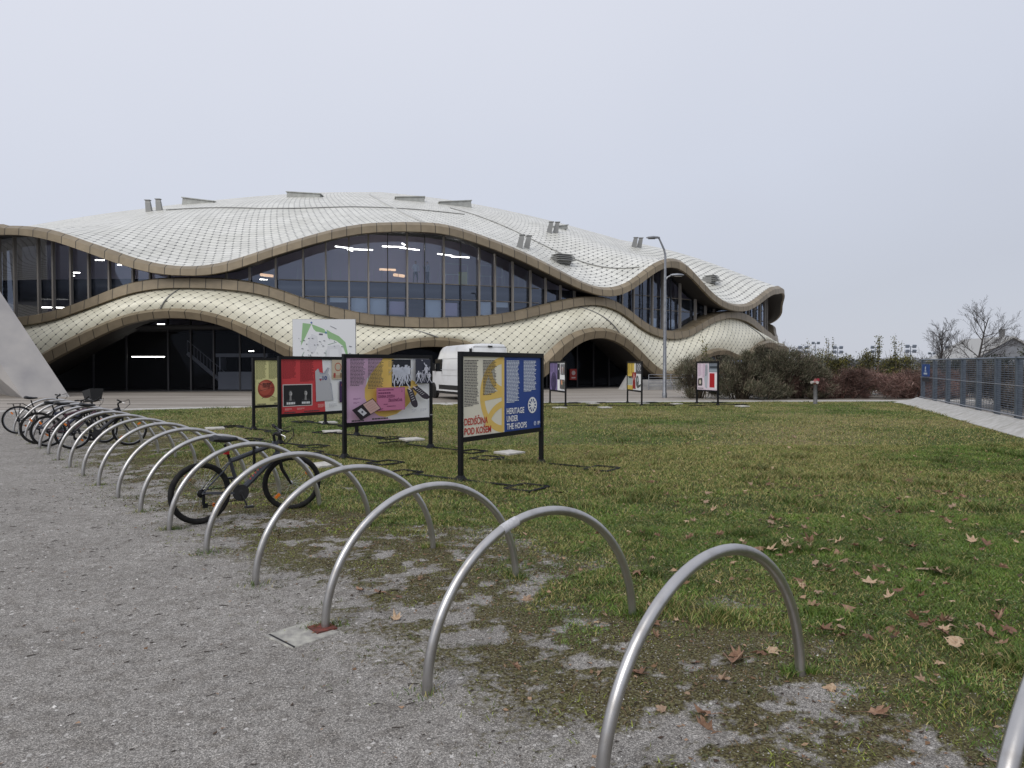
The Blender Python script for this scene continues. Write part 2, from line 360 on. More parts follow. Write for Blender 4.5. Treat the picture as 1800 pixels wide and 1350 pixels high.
V=[];F=[];Cc=[];off=0
for (n,x0,x1,y0,y1,h0,h1,ww) in ((930000,-3,11.5,1.2,8,.010,.042,.0050),(560000,-7,18,7.5,15,.018,.045,.0068),(290000,-15,22,14.5,34.4,.018,.040,.013)):
    x,y=sample(n,x0,x1,y0,y1); l=lawn_mask(x,y); k=RNG.random(len(x))<l*1.0; x,y,l=x[k],y[k],l[k]
    cl=fbm(x,y,5,3,61); h=RNG.uniform(h0,h1,len(x))*(.55+.9*cl)*(.6+.4*l)
    tuft=sstep(.68,.76,fbm(x,y,1.7,2,64)); h=h*(1+1.6*tuft); c=grasscol(x,y,len(x))*(1-.22*tuft[:,None])
    a,f,c=blades(x,y,h,ww*RNG.uniform(.7,1.3,len(x)),1.0,c); V.append(a);F.append(f+off);Cc.append(c);off+=len(a)
for q,(fx_,fy_) in enumerate(FEET):           # weeds round the hoop feet
    n=(200 if q%2 else (40 if q%3 else 110))*(2 if fy_<9 else 1); rr_=np.abs(RNG.normal(size=n))*.07+.03; a=RNG.uniform(0,6.28,n)*(1 if q%3 else .6); x=fx_+rr_*np.cos(a); y=fy_+rr_*np.sin(a)
    a_,f,c=blades(x,y,RNG.uniform(.012,.05,n)*np.exp(-rr_*5)*1.6,.0045,.9,grasscol(x,y,n)*.9); V.append(a_);F.append(f+off);Cc.append(c);off+=len(a_)
mgrass=vcol('grass_blades',.55,.35)
g=npmesh('grass',np.concatenate(V),np.concatenate(F),mgrass,col=np.concatenate(Cc)); tag(g,'short green and straw-coloured lawn grass','grass',kind='stuff')
# broad low leaves among the blades
x,y=sample(150000,-2.5,7,1.9,9); k=RNG.random(len(x))<lawn_mask(x,y)*(.25+.75*sstep(.45,.6,fbm(x,y,2.4,3,66))); x,y=x[k],y[k]; n=len(x)
s_=RNG.uniform(.003,.0085,n); a=RNG.uniform(0,6.28,n); z=relief(x,y)+RNG.uniform(.006,.030,n); ti=RNG.uniform(-.5,.5,(n,4))
P=np.stack([np.stack([x+np.cos(a+o)*s_*r_,y+np.sin(a+o)*s_*r_,z+ti[:,i]*s_],-1) for i,(o,r_) in enumerate(((0,1.3),(1.57,.7),(3.14,1.3),(4.71,.7)))],1)
i=np.arange(n)*4; f=np.stack([i,i+1,i+2,i+3],1); t_=RNG.random((n,1)); c=(np.array([.048,.095,.018])*(1-t_)+np.array([.14,.21,.05])*t_)*(.5+1.0*fbm(x,y,3.2,4,91))[:,None]; c=np.where(RNG.random((n,1))<.13,np.array([.34,.29,.17]),c)
g=npmesh('clover',P.reshape(-1,3),f,mgrass,col=np.repeat(c,4,0)); tag(g,'small broad clover and weed leaves low in the near lawn','clover',kind='stuff')
# moss cushions
x,y=sample(330000,-12,4,1.9,18); k=RNG.random(len(x))<moss_mask(x,y)*sstep(19,8,y); x,y=x[k],y[k]; n=len(x)
t_=RNG.random(n)[:,None]; q=fbm(x,y,2.2,2,83)[:,None]
q2=fbm(x,y,7,3,87)[:,None]; c=np.where(q*.5+q2*.5>.60,np.array([.17,.20,.03]),np.where(q2>.47,np.array([.065,.085,.022]),np.array([.12,.085,.042])))*(.5+1.1*t_)
a,f,c=blades(x,y,RNG.uniform(.005,.026,n)*(.4+1.1*fbm(x,y,6,2,85)),.0065*RNG.uniform(.7,1.3,n)*np.where(y>7,1.7,1),1.6,c)
g=npmesh('moss',a,f,mgrass,col=c); tag(g,'olive and brown moss creeping over the gravel by the hoops','moss',kind='stuff')
# loose stones
def stones(n,x0,x1,y0,y1,smin,smax,pale):
    x,y=sample(n,x0,x1,y0,y1); k=RNG.random(len(x))<(1-lawn_mask(x,y))*.95; x,y=x[k],y[k]; n=len(x)
    s=smin+(smax-smin)*RNG.random(n)**3; z=relief(x,y)
    base=np.array([(1,0,0),(0,1,0),(-1,0,0),(0,-1,0),(0,0,.75),(.1,.1,-.5)]); a=RNG.uniform(0,6.28,n); ca,sa=np.cos(a),np.sin(a)
    P=base[None]*RNG.uniform(.55,1.25,(n,6,1))*s[:,None,None]; X=P[...,0]*ca[:,None]-P[...,1]*sa[:,None]; Y=P[...,0]*sa[:,None]+P[...,1]*ca[:,None]
    v=np.stack([X+x[:,None],Y+y[:,None],P[...,2]+z[:,None]],-1).reshape(-1,3)
    fb=np.array([(0,1,4),(1,2,4),(2,3,4),(3,0,4)]); f=(np.arange(n)[:,None,None]*6+fb[None]).reshape(-1,3)
    t_=RNG.random((n,1)); c=np.array([.12,.113,.105])*(1-t_)+np.array([.40,.385,.36])*t_; c=np.where(RNG.random((n,1))<pale,np.array([.72,.70,.66]),c)
    return v,f,np.repeat(c,6,0)
V=[];F=[];Cc=[];off=0
for a in (stones(60000,-3,3.5,1.9,6,.0018,.0062,.003),stones(26000,-8,2,5.5,12,.004,.009,.004),stones(110,-6,3.5,1.9,9,.007,.017,.5)):
    V.append(a[0]);F.append(a[1]+off);Cc.append(a[2]);off+=len(a[0])
g=npmesh('gravel_stones',np.concatenate(V),np.concatenate(F),vcol('stone_chips',.85),col=np.concatenate(Cc)); tag(g,'loose grey and white stone chips on the gravel','gravel',kind='stuff')
# leaf crumbs and twigs
x,y=sample(42000,-9,9,1.9,13); d=rowdist(x,y); k=RNG.random(len(x))<(.07+.93*sstep(-1.6,-.4,d)*(.22+.78*sstep(1.4,.2,d)))*sstep(14,5,y)*.9; x,y=x[k],y[k]; n=len(x); s=RNG.uniform(.004,.019,n)
x9,y9=sample(17000,-1,12,2,20); k=RNG.random(len(x9))<lawn_mask(x9,y9)*(.12+.5*sstep(.5,.66,fbm(x9,y9,.8,3,97))); x9,y9=x9[k],y9[k]; x=np.concatenate([x,x9]); y=np.concatenate([y,y9]); s=np.concatenate([s,RNG.uniform(.009,.034,len(x9))]); n=len(x); a=RNG.uniform(0,6.28,n); el=RNG.uniform(.2,.8,n); z=relief(x,y)+RNG.uniform(.002,.012,n)+.022*(s>.0195)
P=np.stack([np.stack([np.cos(a+o)*s*(1 if i%2==0 else 1)*(1. if i%2==0 else el),np.sin(a+o)*s*(1. if i%2==0 else el),RNG.uniform(-.3,.5,n)*s],-1) for i,o in enumerate((0,1.57,3.14,4.71))],1)
v=(P+np.stack([x,y,z],-1)[:,None]).reshape(-1,3); i=np.arange(n)*4
f=np.concatenate([np.stack([i,i+1,i+2],1),np.stack([i,i+2,i+3],1)])
t_=RNG.random((n,1)); c=np.where(t_<.35,np.array([.055,.035,.022]),np.where(t_<.8,np.array([.17,.10,.055]),np.array([.34,.22,.14])))
g=npmesh('leaf_litter',v,f,vcol('litter',.8),col=np.repeat(c,4,0)); tag(g,'crumbled brown leaf litter over gravel and moss','leaf litter',kind='stuff')
mb=MB()
for k in range(950):
    x=random.uniform(-7,1.5); y=random.uniform(2,11)
    if abs(x)>.74*y+.3 or rowdist(x,y)>.2: continue
    a=random.uniform(-.5,.5)+.1; L=random.choice((.015,.02,.03,.05))*random.uniform(.6,1.4); z=float(relief(np.array(x),np.array(y)))+.004
    mb.tube([(x,y,z),(x+math.cos(a)*L/2,y+math.sin(a)*L/2,z+.003),(x+math.cos(a+.3)*L,y+math.sin(a+.3)*L,z)],[.0022,.003,.001],4)
tag(mb.build('twig_litter',mat('twig',(.045,.035,.028),.9)),'tiny dark twigs scattered on the gravel path','twigs',kind='stuff')

# ---------------------------------------------------------------- fallen maple leaves: things
def leaf_mesh(name,seed,m):
    r=random.Random(seed); pts=[]
    lob=[(90,1.0),(72,.62),(58,.50),(40,.92),(22,.55),(10,.48),(-8,.66),(-35,.38),(-75,.30),(-90,.34)]
    full=lob+[(180-a,l) for a,l in lob[::-1][1:-1]]
    mb=MB(); vs=[Vector((0,0,0))]; curl=r.uniform(.4,1.2); fold=r.uniform(-.5,.7)
    for a,l in full:
        a2=math.radians(a+r.uniform(-5,5)); l*=r.uniform(.85,1.12); x=math.cos(a2)*l; y=math.sin(a2)*l
        vs.append(Vector((x,y,curl*l*l*r.uniform(.1,.8)+fold*abs(x)*.6)))
    n=len(full); mb.add(vs,[(0,1+i,1+(i+1)%n) for i in range(n)])
    mb.tube([(0,-.3,.02),(.05,-.8,.08),(.02,-1.25,.03)],.018,4)
    mb.xf(Matrix.Scale(.058,4))
    me_o=mb.build(name,m); return me_o
LM=[noisy(mat('leaf_tan',(.34,.24,.16),.7),60,(.22,.14,.09)),noisy(mat('leaf_brown',(.20,.105,.06),.7),60,(.12,.06,.035)),noisy(mat('leaf_russet',(.31,.19,.12),.7),60,(.20,.11,.07)),noisy(mat('leaf_pale',(.48,.36,.24),.7),60,(.34,.22,.13))]
protos=[leaf_mesh('fallen_leaf',s,LM[s%4]) for s in range(12)]
def gpt(px,py):
    dx=(px-900)/1250; v=-(py-675)/1250; P_=math.atan(31.5/1250); dy=math.cos(P_)+v*math.sin(P_); dz=-math.sin(P_)+v*math.cos(P_); t=-1.7/dz; return dx*t,dy*t
rl=random.Random(5); spots=[]
for (cx,cy,sx,sy,n) in ((1380,970,60,22,16),(1440,1010,70,30,18),(1330,955,40,15,8),(1560,900,130,40,22),(1650,960,110,40,20),(1560,1060,100,40,16),(1670,1110,50,20,12),(1270,900,90,30,14),(1150,930,60,30,10),(1250,860,120,22,12),(1700,1000,80,60,16),(1500,1150,160,60,14),(1450,820,180,30,12),(1150,1020,60,50,8),(1000,1080,120,60,8),(1230,1230,160,60,12),(1650,870,100,25,10),(1750,1080,60,60,12),(1330,780,150,20,6),(900,810,150,25,7),(700,1030,120,60,5)):
    for _ in range(n):
        x,y=rl.gauss(cx,sx),rl.gauss(cy,sy)
        if x<1830 and 740<y<1345: spots.append((x,y))
for e_ in ((1207,1222),(1050,950),(635,1040),(1290,1000),(1667,1105)): spots.append(e_)
for i,(px,py) in enumerate(spots):
    x,y=gpt(px,py); pr=protos[i%12]; used=i>=12
    o=pr if not used else pr.copy()
    if used: COL.objects.link(o)
    lw=float(lawn_mask(np.array(x),np.array(y)))
    o.location=(x,y,float(relief(np.array(x),np.array(y)))+.008+.036*lw); o.rotation_euler=(rl.uniform(-.35,.35)+(3.14 if rl.random()<.3 else 0),rl.uniform(-.35,.35),rl.uniform(0,6.28)); s=rl.uniform(.65,1.5); o.scale=(s*rl.choice((1,.9,.7,.5,.4)),s,s*rl.uniform(.7,1.5))
    if lw>.45: tag(o,'dry brown maple leaf lying on the grass of the lawn','leaf','fallen leaves on the lawn')
    else: tag(o,'dry brown maple leaf lying on the gravel and moss by the hoops','leaf','fallen leaves on the gravel')

# ================================================================ ARENA
AX,AY,AR=-24.,105.3,60.
TH0=-7.5
UT=[10.48,10.48,10.46,10.42,10.36,10.28,10.17,10.03,9.86,9.68,9.49,9.31,9.13,8.95,8.76,8.57,8.40,8.25,8.12,8.02,7.95,7.90,7.89,7.91,7.96,8.04,8.16,8.30,8.47,8.65,8.84,9.04,9.23,9.42,9.60,9.78,9.96,10.13,10.29,10.45,10.59,10.71,10.81,10.90,10.96,11.01,11.05,11.09,11.12,11.14,11.16,11.16,11.13,11.07,10.97,10.86,10.73,10.59,10.45,10.30,10.15,9.99,9.82,9.64,9.46,9.27,9.07,8.86,8.65,8.44,8.23,8.03,7.85,7.69,7.57,7.50,7.49,7.53,7.63,7.79,8.01,8.29,8.61,8.94,9.27,9.56,9.80,10.00,10.14,10.22,10.23,10.17,10.03,9.82,9.54,9.23,8.92,8.61,8.33,8.07,7.84,7.63,7.47,7.34,7.25,7.18,7.15,7.14,7.15,7.19,7.25,7.33,7.45,7.60,7.77,7.96,8.15,8.34,8.54,8.73,8.91,9.07,9.22,9.35,9.46]
UB=[9.90,9.89,9.87,9.82,9.75,9.65,9.53,9.39,9.22,9.04,8.85,8.67,8.47,8.28,8.09,7.92,7.76,7.62,7.50,7.42,7.36,7.33,7.32,7.32,7.35,7.41,7.51,7.64,7.81,8.00,8.20,8.41,8.61,8.79,8.97,9.15,9.33,9.50,9.66,9.81,9.95,10.07,10.18,10.26,10.33,10.38,10.43,10.46,10.48,10.49,10.50,10.48,10.45,10.38,10.28,10.16,10.03,9.89,9.74,9.59,9.42,9.25,9.07,8.88,8.69,8.49,8.29,8.09,7.89,7.70,7.51,7.33,7.18,7.05,6.94,6.88,6.86,6.88,6.98,7.13,7.36,7.63,7.94,8.27,8.60,8.91,9.16,9.35,9.46,9.49,9.44,9.31,9.12,8.88,8.59,8.29,7.98,7.69,7.42,7.20,7.01,6.85,6.73,6.64,6.58,6.54,6.52,6.53,6.55,6.60,6.67,6.77,6.90,7.05,7.21,7.39,7.57,7.76,7.95,8.13,8.29,8.43,8.55,8.66,8.75]
LT=[4.78,4.81,4.87,4.94,5.03,5.14,5.27,5.43,5.60,5.79,5.99,6.19,6.40,6.60,6.78,6.93,7.04,7.13,7.20,7.24,7.26,7.28,7.28,7.28,7.27,7.26,7.23,7.19,7.13,7.05,6.95,6.81,6.64,6.47,6.28,6.10,5.93,5.77,5.63,5.50,5.37,5.27,5.17,5.10,5.04,5.00,4.97,4.95,4.94,4.93,4.93,4.93,4.94,4.96,4.99,5.02,5.06,5.11,5.16,5.23,5.30,5.39,5.49,5.61,5.74,5.87,6.00,6.13,6.26,6.39,6.52,6.63,6.73,6.81,6.86,6.88,6.87,6.82,6.72,6.56,6.35,6.09,5.80,5.51,5.25,5.02,4.84,4.70,4.61,4.55,4.53,4.53,4.56,4.63,4.73,4.87,5.05,5.24,5.44,5.64,5.83,6.00,6.16,6.29,6.40,6.48,6.54,6.59,6.61,6.62,6.61,6.59,6.55,6.49,6.41,6.31,6.18,6.05,5.91,5.77,5.64,5.52,5.39,5.27,5.16]
LB=[4.18,4.24,4.30,4.37,4.45,4.55,4.68,4.83,5.00,5.17,5.35,5.53,5.72,5.91,6.09,6.24,6.37,6.46,6.54,6.58,6.61,6.62,6.62,6.61,6.60,6.58,6.55,6.51,6.45,6.38,6.28,6.15,6.00,5.82,5.63,5.43,5.24,5.06,4.91,4.79,4.68,4.59,4.50,4.44,4.39,4.35,4.33,4.31,4.29,4.29,4.28,4.29,4.30,4.32,4.34,4.37,4.40,4.45,4.51,4.58,4.67,4.76,4.87,4.99,5.11,5.24,5.37,5.50,5.63,5.75,5.87,5.98,6.08,6.16,6.22,6.23,6.20,6.12,6.00,5.83,5.60,5.34,5.05,4.77,4.53,4.33,4.17,4.05,3.96,3.91,3.89,3.90,3.95,4.03,4.15,4.30,4.49,4.69,4.90,5.10,5.28,5.44,5.58,5.69,5.80,5.88,5.93,5.96,5.97,5.95,5.92,5.87,5.81,5.74,5.64,5.53,5.40,5.26,5.13,4.99,4.86,4.73,4.60,4.48,4.36]
AT=[0.98,1.16,1.42,1.74,2.08,2.42,2.73,3.02,3.29,3.54,3.79,4.03,4.25,4.46,4.66,4.83,4.98,5.09,5.18,5.23,5.26,5.26,5.23,5.19,5.11,5.00,4.85,4.67,4.45,4.22,3.97,3.70,3.43,3.15,2.88,2.60,2.35,2.14,2.02,2.00,2.07,2.20,2.40,2.62,2.85,3.05,3.22,3.36,3.46,3.53,3.58,3.59,3.59,3.55,3.48,3.37,3.19,2.94,2.61,2.25,1.92,1.67,1.54,1.56,1.74,2.08,2.53,3.01,3.45,3.79,4.05,4.24,4.37,4.46,4.50,4.50,4.46,4.36,4.19,3.94,3.64,3.29,2.91,2.51,2.12,1.77,1.51,1.35,1.31,1.35,1.47,1.66,1.88,2.12,2.35,2.57,2.77,2.94,3.06,3.15,3.19,3.20,3.17,3.10,2.99,2.86,2.75,2.70,2.71,2.81,2.97,3.17,3.37,3.58,3.75,3.90,4.01,4.08,4.13,4.14,4.13,4.09,4.04,3.96,3.88]
AB=[0.33,0.50,0.73,0.99,1.28,1.57,1.87,2.16,2.44,2.71,2.96,3.22,3.48,3.73,3.96,4.17,4.34,4.47,4.57,4.63,4.67,4.67,4.65,4.60,4.51,4.39,4.23,4.03,3.79,3.52,3.25,2.97,2.68,2.39,2.08,1.78,1.52,1.31,1.19,1.18,1.27,1.45,1.67,1.92,2.18,2.42,2.61,2.76,2.87,2.94,2.98,2.99,2.98,2.93,2.84,2.70,2.50,2.22,1.88,1.51,1.16,0.87,0.67,0.56,0.55,0.71,1.05,1.54,2.08,2.58,2.98,3.29,3.52,3.67,3.74,3.74,3.68,3.54,3.34,3.08,2.76,2.39,1.99,1.58,1.23,0.95,0.77,0.68,0.67,0.74,0.87,1.07,1.29,1.53,1.77,1.99,2.20,2.37,2.51,2.60,2.66,2.67,2.65,2.59,2.49,2.38,2.28,2.23,2.24,2.33,2.46,2.63,2.81,2.99,3.15,3.28,3.38,3.45,3.48,3.49,3.48,3.44,3.38,3.30,3.22]
_T0=np.arange(-7.5,54.51,.5)
_us=[57+295/22*k for k in range(23)]
_PAR=dict(UT=(10.6,7.3,0),UB=(9.9,6.7,0),LT=(4.7,6.9,0),LB=(4.1,6.3,0),AT=(3.9,4.6,1.7),AB=(3.2,3.9,0.9))
_CUR={}
for _n,_v in (('UT',UT),('UB',UB),('LT',LT),('LB',LB),('AT',AT),('AB',AB)):
    th=list(_T0); z=list(_v); p=_PAR[_n]
    for k,u in enumerate(_us):
        th.append(u); z.append((p[0] if k%2==0 else p[1])-(.85 if k==0 and _n[0]=='U' else 0))
        if _n[0]=='A' and k<22: th.append(u+6.7); z.append(p[2])
    _CUR[_n]=(np.array(th),np.array(z))
def ev(name,tt):
    th,z=_CUR[name]; tt=(np.asarray(tt,float)+7.5)%360-7.5
    i=np.clip(np.searchsorted(th,tt,side='right')-1,0,len(th)-2); h=th[i+1]-th[i]; s=(tt-th[i])/h
    s=np.where(h>2,(1-np.cos(np.pi*s))/2,s); return z[i]*(1-s)+z[i+1]*s
def tap(th): th=np.asarray(th,float)%360; return (1.1*sstep(57,64,th)+2.6*sstep(63,74,th))*sstep(130,110,th)
def cylp(th,r,z):
    r=r-tap(th); th=np.radians(th); return np.stack([AX+r*np.sin(th)+0*z,AY-r*np.cos(th)+0*z,z+0*th],-1)
RV=[27.3008,24.3409,21.3732,18.7062,15.7218,14.1893,12.8041,11.2749]; RW0,RP,RDX=.6527,2.04,4.659
_k=np.array([0,.2,.4,.55,.7,.8,.9,1.]); _g=np.linspace(0,1,400)
_base=np.convolve(np.pad(np.interp(_g,_k,RV),30,'reflect',reflect_type='odd'),np.ones(61)/61,'valid')
def roofpt(s,th,lift=0):
    s=np.asarray(s,float); th=np.asarray(th,float)
    b_=np.interp(s,_g,_base); w_=np.clip((s-RW0)/(1-RW0),0,1)**RP; z=b_*(1-w_)+ev('UT',th)*w_+lift+.85*np.clip(np.sin(np.pi*np.clip((s-.70)/.295,0,1)),0,1)**.8*np.exp(-((th-57)/9.)**2)
    r=(AR+.75-tap(th))*s; a=np.radians(th); return np.stack([AX+RDX*(1-s*s)+r*np.sin(a),AY-r*np.cos(a),z],-1)

def shellmat(name,col,col2,size,rough,metal,linedark,vs=.8,dr=.0155,bmp=.3,fam=(.9,.5,0.)):
    m=mat(name,col,rough,metal); t=m.node_tree; b=BS(m); uv=N(t,'ShaderNodeUVMap'); uv.uv_map='UVMap'
    s=N(t,'ShaderNodeSeparateXYZ'); t.links.new(uv.outputs[0],s.inputs[0])
    def op(o,a,b_=None,c_=None):
        n=N(t,'ShaderNodeMath',operation=o)
        for k,x in enumerate((a,b_,c_)):
            if x is None: continue
            if isinstance(x,(int,float)): n.inputs[k].default_value=x
            else: t.links.new(x,n.inputs[k])
        return n.outputs[0]
    u=op('DIVIDE',s.outputs[0],size); v=op('DIVIDE',s.outputs[1],size*vs)
    a=op('ADD',u,v); d=op('SUBTRACT',u,v)
    fa=op('FRACT',a); fd=op('FRACT',d)
    da=op('MINIMUM',fa,op('SUBTRACT',1,fa)); dd=op('MINIMUM',fd,op('SUBTRACT',1,fd))
    la=op('LESS_THAN',da,.04); ld=op('LESS_THAN',dd,.03)
    fv=op('FRACT',op('MULTIPLY',v,2)); dvv=op('MINIMUM',fv,op('SUBTRACT',1,fv)); lr_=op('LESS_THAN',dvv,.06)
    lines=op('MAXIMUM',op('MAXIMUM',op('MULTIPLY',la,fam[0]),op('MULTIPLY',ld,fam[1])),op('MULTIPLY',lr_,fam[2]))
    dot=op('LESS_THAN',op('ADD',op('MULTIPLY',da,da),op('MULTIPLY',dd,dd)),dr)
    wn=N(t,'ShaderNodeTexWhiteNoise'); wn.noise_dimensions='2D'; cb=N(t,'ShaderNodeCombineXYZ'); t.links.new(op('FLOOR',a),cb.inputs[0]); t.links.new(op('FLOOR',d),cb.inputs[1]); t.links.new(cb.outputs[0],wn.inputs['Vector'])
    mxn=N(t,'ShaderNodeMixRGB'); mxn.inputs[1].default_value=(*col,1); mxn.inputs[2].default_value=(*col2,1); t.links.new(wn.outputs['Value'],mxn.inputs[0])
    dirt=N(t,'ShaderNodeTexNoise'); dirt.inputs['Scale'].default_value=.35; dirt.inputs['Detail'].default_value=5; tcc=N(t,'ShaderNodeTexCoord'); t.links.new(tcc.outputs['Object'],dirt.inputs['Vector'])
    rr=N(t,'ShaderNodeValToRGB'); rr.color_ramp.elements[0].position=.3; rr.color_ramp.elements[0].color=(.86,.86,.84,1); rr.color_ramp.elements[1].position=.6; t.links.new(dirt.outputs['Fac'],rr.inputs[0])
    mm_=N(t,'ShaderNodeMixRGB',blend_type='MULTIPLY'); mm_.inputs[0].default_value=1; t.links.new(mxn.outputs[0],mm_.inputs[1]); t.links.new(rr.outputs[0],mm_.inputs[2])
    k1=N(t,'ShaderNodeMixRGB'); t.links.new(op('MULTIPLY',lines,linedark),k1.inputs[0]); t.links.new(mm_.outputs[0],k1.inputs[1]); k1.inputs[2].default_value=(.10,.095,.08,1)
    k2=N(t,'ShaderNodeMixRGB'); t.links.new(dot,k2.inputs[0]); t.links.new(k1.outputs[0],k2.inputs[1]); k2.inputs[2].default_value=(.03,.03,.028,1)
    t.links.new(k2.outputs[0],b.inputs['Base Color'])
    hgt=op('ADD',op('MULTIPLY',fa,.6),op('MULTIPLY',fd,.4)); bp=N(t,'ShaderNodeBump'); bp.inputs['Strength'].default_value=bmp; bp.inputs['Distance'].default_value=.05
    t.links.new(hgt,bp.inputs['Height']); t.links.new(bp.outputs[0],b.inputs['Normal'])
    return m
m_roof=shellmat('roof_scales',(.63,.625,.575),(.74,.735,.675),.56,.42,.05,.9,2.4,.024,.10,(.35,.22,.75))
m_shell=shellmat('shell_scales',(.73,.70,.56),(.82,.79,.64),.66,.42,.05,.62,.85,.014,.25)
def ribbonmat(name,col,pitch):
    m=mat(name,col,.45,.25); t=m.node_tree; b=BS(m); uv=N(t,'ShaderNodeUVMap'); uv.uv_map='UVMap'; s=N(t,'ShaderNodeSeparateXYZ'); t.links.new(uv.outputs[0],s.inputs[0])
    dv_=N(t,'ShaderNodeMath',operation='DIVIDE'); dv_.inputs[1].default_value=pitch; t.links.new(s.outputs[0],dv_.inputs[0])
    fr=N(t,'ShaderNodeMath',operation='FRACT'); t.links.new(dv_.outputs[0],fr.inputs[0]); lt=N(t,'ShaderNodeMath',operation='LESS_THAN'); lt.inputs[1].default_value=.05; t.links.new(fr.outputs[0],lt.inputs[0])
    fl=N(t,'ShaderNodeMath',operation='FLOOR'); t.links.new(dv_.outputs[0],fl.inputs[0]); wn=N(t,'ShaderNodeTexWhiteNoise'); wn.noise_dimensions='1D'; t.links.new(fl.outputs[0],wn.inputs['W'])
    c1=N(t,'ShaderNodeMixRGB'); c1.inputs[1].default_value=(*[k*.86 for k in col],1); c1.inputs[2].default_value=(*[k*1.12 for k in col],1); t.links.new(wn.outputs['Value'],c1.inputs[0])
    tcc=N(t,'ShaderNodeTexCoord'); dn=N(t,'ShaderNodeTexNoise'); dn.inputs['Scale'].default_value=2.2; dn.inputs['Detail'].default_value=5; t.links.new(tcc.outputs['Object'],dn.inputs['Vector'])
    c0=N(t,'ShaderNodeMixRGB',blend_type='MULTIPLY'); c0.inputs[0].default_value=.45; t.links.new(c1.outputs[0],c0.inputs[1]); t.links.new(dn.outputs['Fac'],c0.inputs[2])
    c2=N(t,'ShaderNodeMixRGB'); t.links.new(lt.outputs[0],c2.inputs[0]); t.links.new(c0.outputs[0],c2.inputs[1]); c2.inputs[2].default_value=(.035,.03,.022,1); t.links.new(c2.outputs[0],b.inputs['Base Color']); return m
m_rib=ribbonmat('bronze_panels',(.31,.25,.165),.95)
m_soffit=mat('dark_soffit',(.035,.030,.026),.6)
m_glass=bpy.data.materials.new('tinted_glass'); m_glass.use_nodes=True; t=m_glass.node_tree; t.nodes.clear()
o_=N(t,'ShaderNodeOutputMaterial'); gl=N(t,'ShaderNodeBsdfGlossy'); gl.inputs['Roughness'].default_value=.015; gl.inputs[0].default_value=(.70,.80,1,1); tr=N(t,'ShaderNodeBsdfTransparent'); tr.inputs[0].default_value=(.80,.84,.92,1)
fz=N(t,'ShaderNodeFresnel'); fz.inputs[0].default_value=1.6; mxs=N(t,'ShaderNodeMixShader')
fm=N(t,'ShaderNodeMath',operation='MULTIPLY_ADD'); fm.inputs[1].default_value=.9; fm.inputs[2].default_value=.085; t.links.new(fz.outputs[0],fm.inputs[0])
t.links.new(fm.outputs[0],mxs.inputs[0]); t.links.new(tr.outputs[0],mxs.inputs[1]); t.links.new(gl.outputs[0],mxs.inputs[2]); t.links.new(mxs.outputs[0],o_.inputs[0])
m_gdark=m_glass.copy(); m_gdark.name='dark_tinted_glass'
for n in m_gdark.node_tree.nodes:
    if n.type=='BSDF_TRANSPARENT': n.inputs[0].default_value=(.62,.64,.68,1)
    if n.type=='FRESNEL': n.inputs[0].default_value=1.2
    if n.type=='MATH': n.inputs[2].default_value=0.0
m_mull=mat('mullion_aluminium',(.27,.25,.225),.45,.2)
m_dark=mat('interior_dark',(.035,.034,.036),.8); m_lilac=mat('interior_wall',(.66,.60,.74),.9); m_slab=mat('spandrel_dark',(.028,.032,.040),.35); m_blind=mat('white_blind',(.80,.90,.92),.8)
m_floor=mat('interior_floor',(.16,.15,.15),.6)

arena=thing('sports_arena','long cream scaled arena with wavy bronze bands and lens-shaped windows behind the lawn','arena',(AX,AY,0))
INV=Matrix.Translation((-AX,-AY,0))
def apart(o,parent=arena):
    o.parent=parent
    if parent is arena: o.matrix_parent_inverse=INV
    return o
# roof: rings in s, full circle
ths=np.arange(-180,180.01,.5); ss=np.concatenate([np.linspace(0,.6,22)[:-1],np.linspace(.6,1,46)])
S,TT=np.meshgrid(ss,ths); P=roofpt(S,TT)
dl=np.linalg.norm(np.diff(P,axis=1),axis=2); vv=np.concatenate([np.zeros((len(ths),1)),np.cumsum(dl,1)],1); vv=vv[:,-1:]-vv
uv=np.stack([np.radians(TT)*AR*(S*.55+.45),vv],-1)
apart(npmesh('roof',P.reshape(-1,3),gridfaces(len(ths),len(ss)),m_roof,uv=uv.reshape(-1,2),smooth=True))
def ribbon(name,prof,th,mats,close=True):
    """prof: list of (radius, height array over th); strips between successive points"""
    pts=np.stack([cylp(th,r,z) for r,z in prof],1); n=len(prof)
    mid=pts[:,0]; arc=np.concatenate([[0],np.cumsum(np.linalg.norm(np.diff(mid,axis=0),axis=1))])
    V=[];F=[];U=[];o=0
    for k in range(n-1):
        q=np.stack([pts[:,k],pts[:,k+1]],1).reshape(-1,3); V.append(q); F.append(gridfaces(len(th),2)+o); o+=len(q)
        U.append(np.stack([np.repeat(arc,2),np.tile([0,1.],len(th))],1))
    return apart(npmesh(name,np.concatenate(V),np.concatenate(F)[:,::-1],mats,uv=np.concatenate(U),smooth=True))
tf_=np.arange(-180,180.01,.4); e_=lambda n:ev(n,tf_)
ut,ub,lt_,lb,at_,ab=[e_(n) for n in('UT','UB','LT','LB','AT','AB')]
ribbon('roof_edge_band',[(AR+.70,ut-.06),(AR+.80,ut+.05),(AR+1.16,ut-.30*(ut-ub)),(AR+1.2,ub),(AR+1.0,ub-.02)],tf_,m_rib)
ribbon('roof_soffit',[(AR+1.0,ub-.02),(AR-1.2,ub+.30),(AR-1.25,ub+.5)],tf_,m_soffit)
tm=np.arange(-40,100.01,.4); e2=lambda n:ev(n,tm)
ut2,ub2,lt2,lb2,at2,ab2=[e2(n) for n in('UT','UB','LT','LB','AT','AB')]
ribbon('middle_band',[(AR-1.1,lt2+.02),(AR+.30,lt2+.04),(AR+.55,lt2-.10*(lt2-lb2)),(AR+.62,lb2),(AR+.15,lb2-.03)],tm,m_rib)
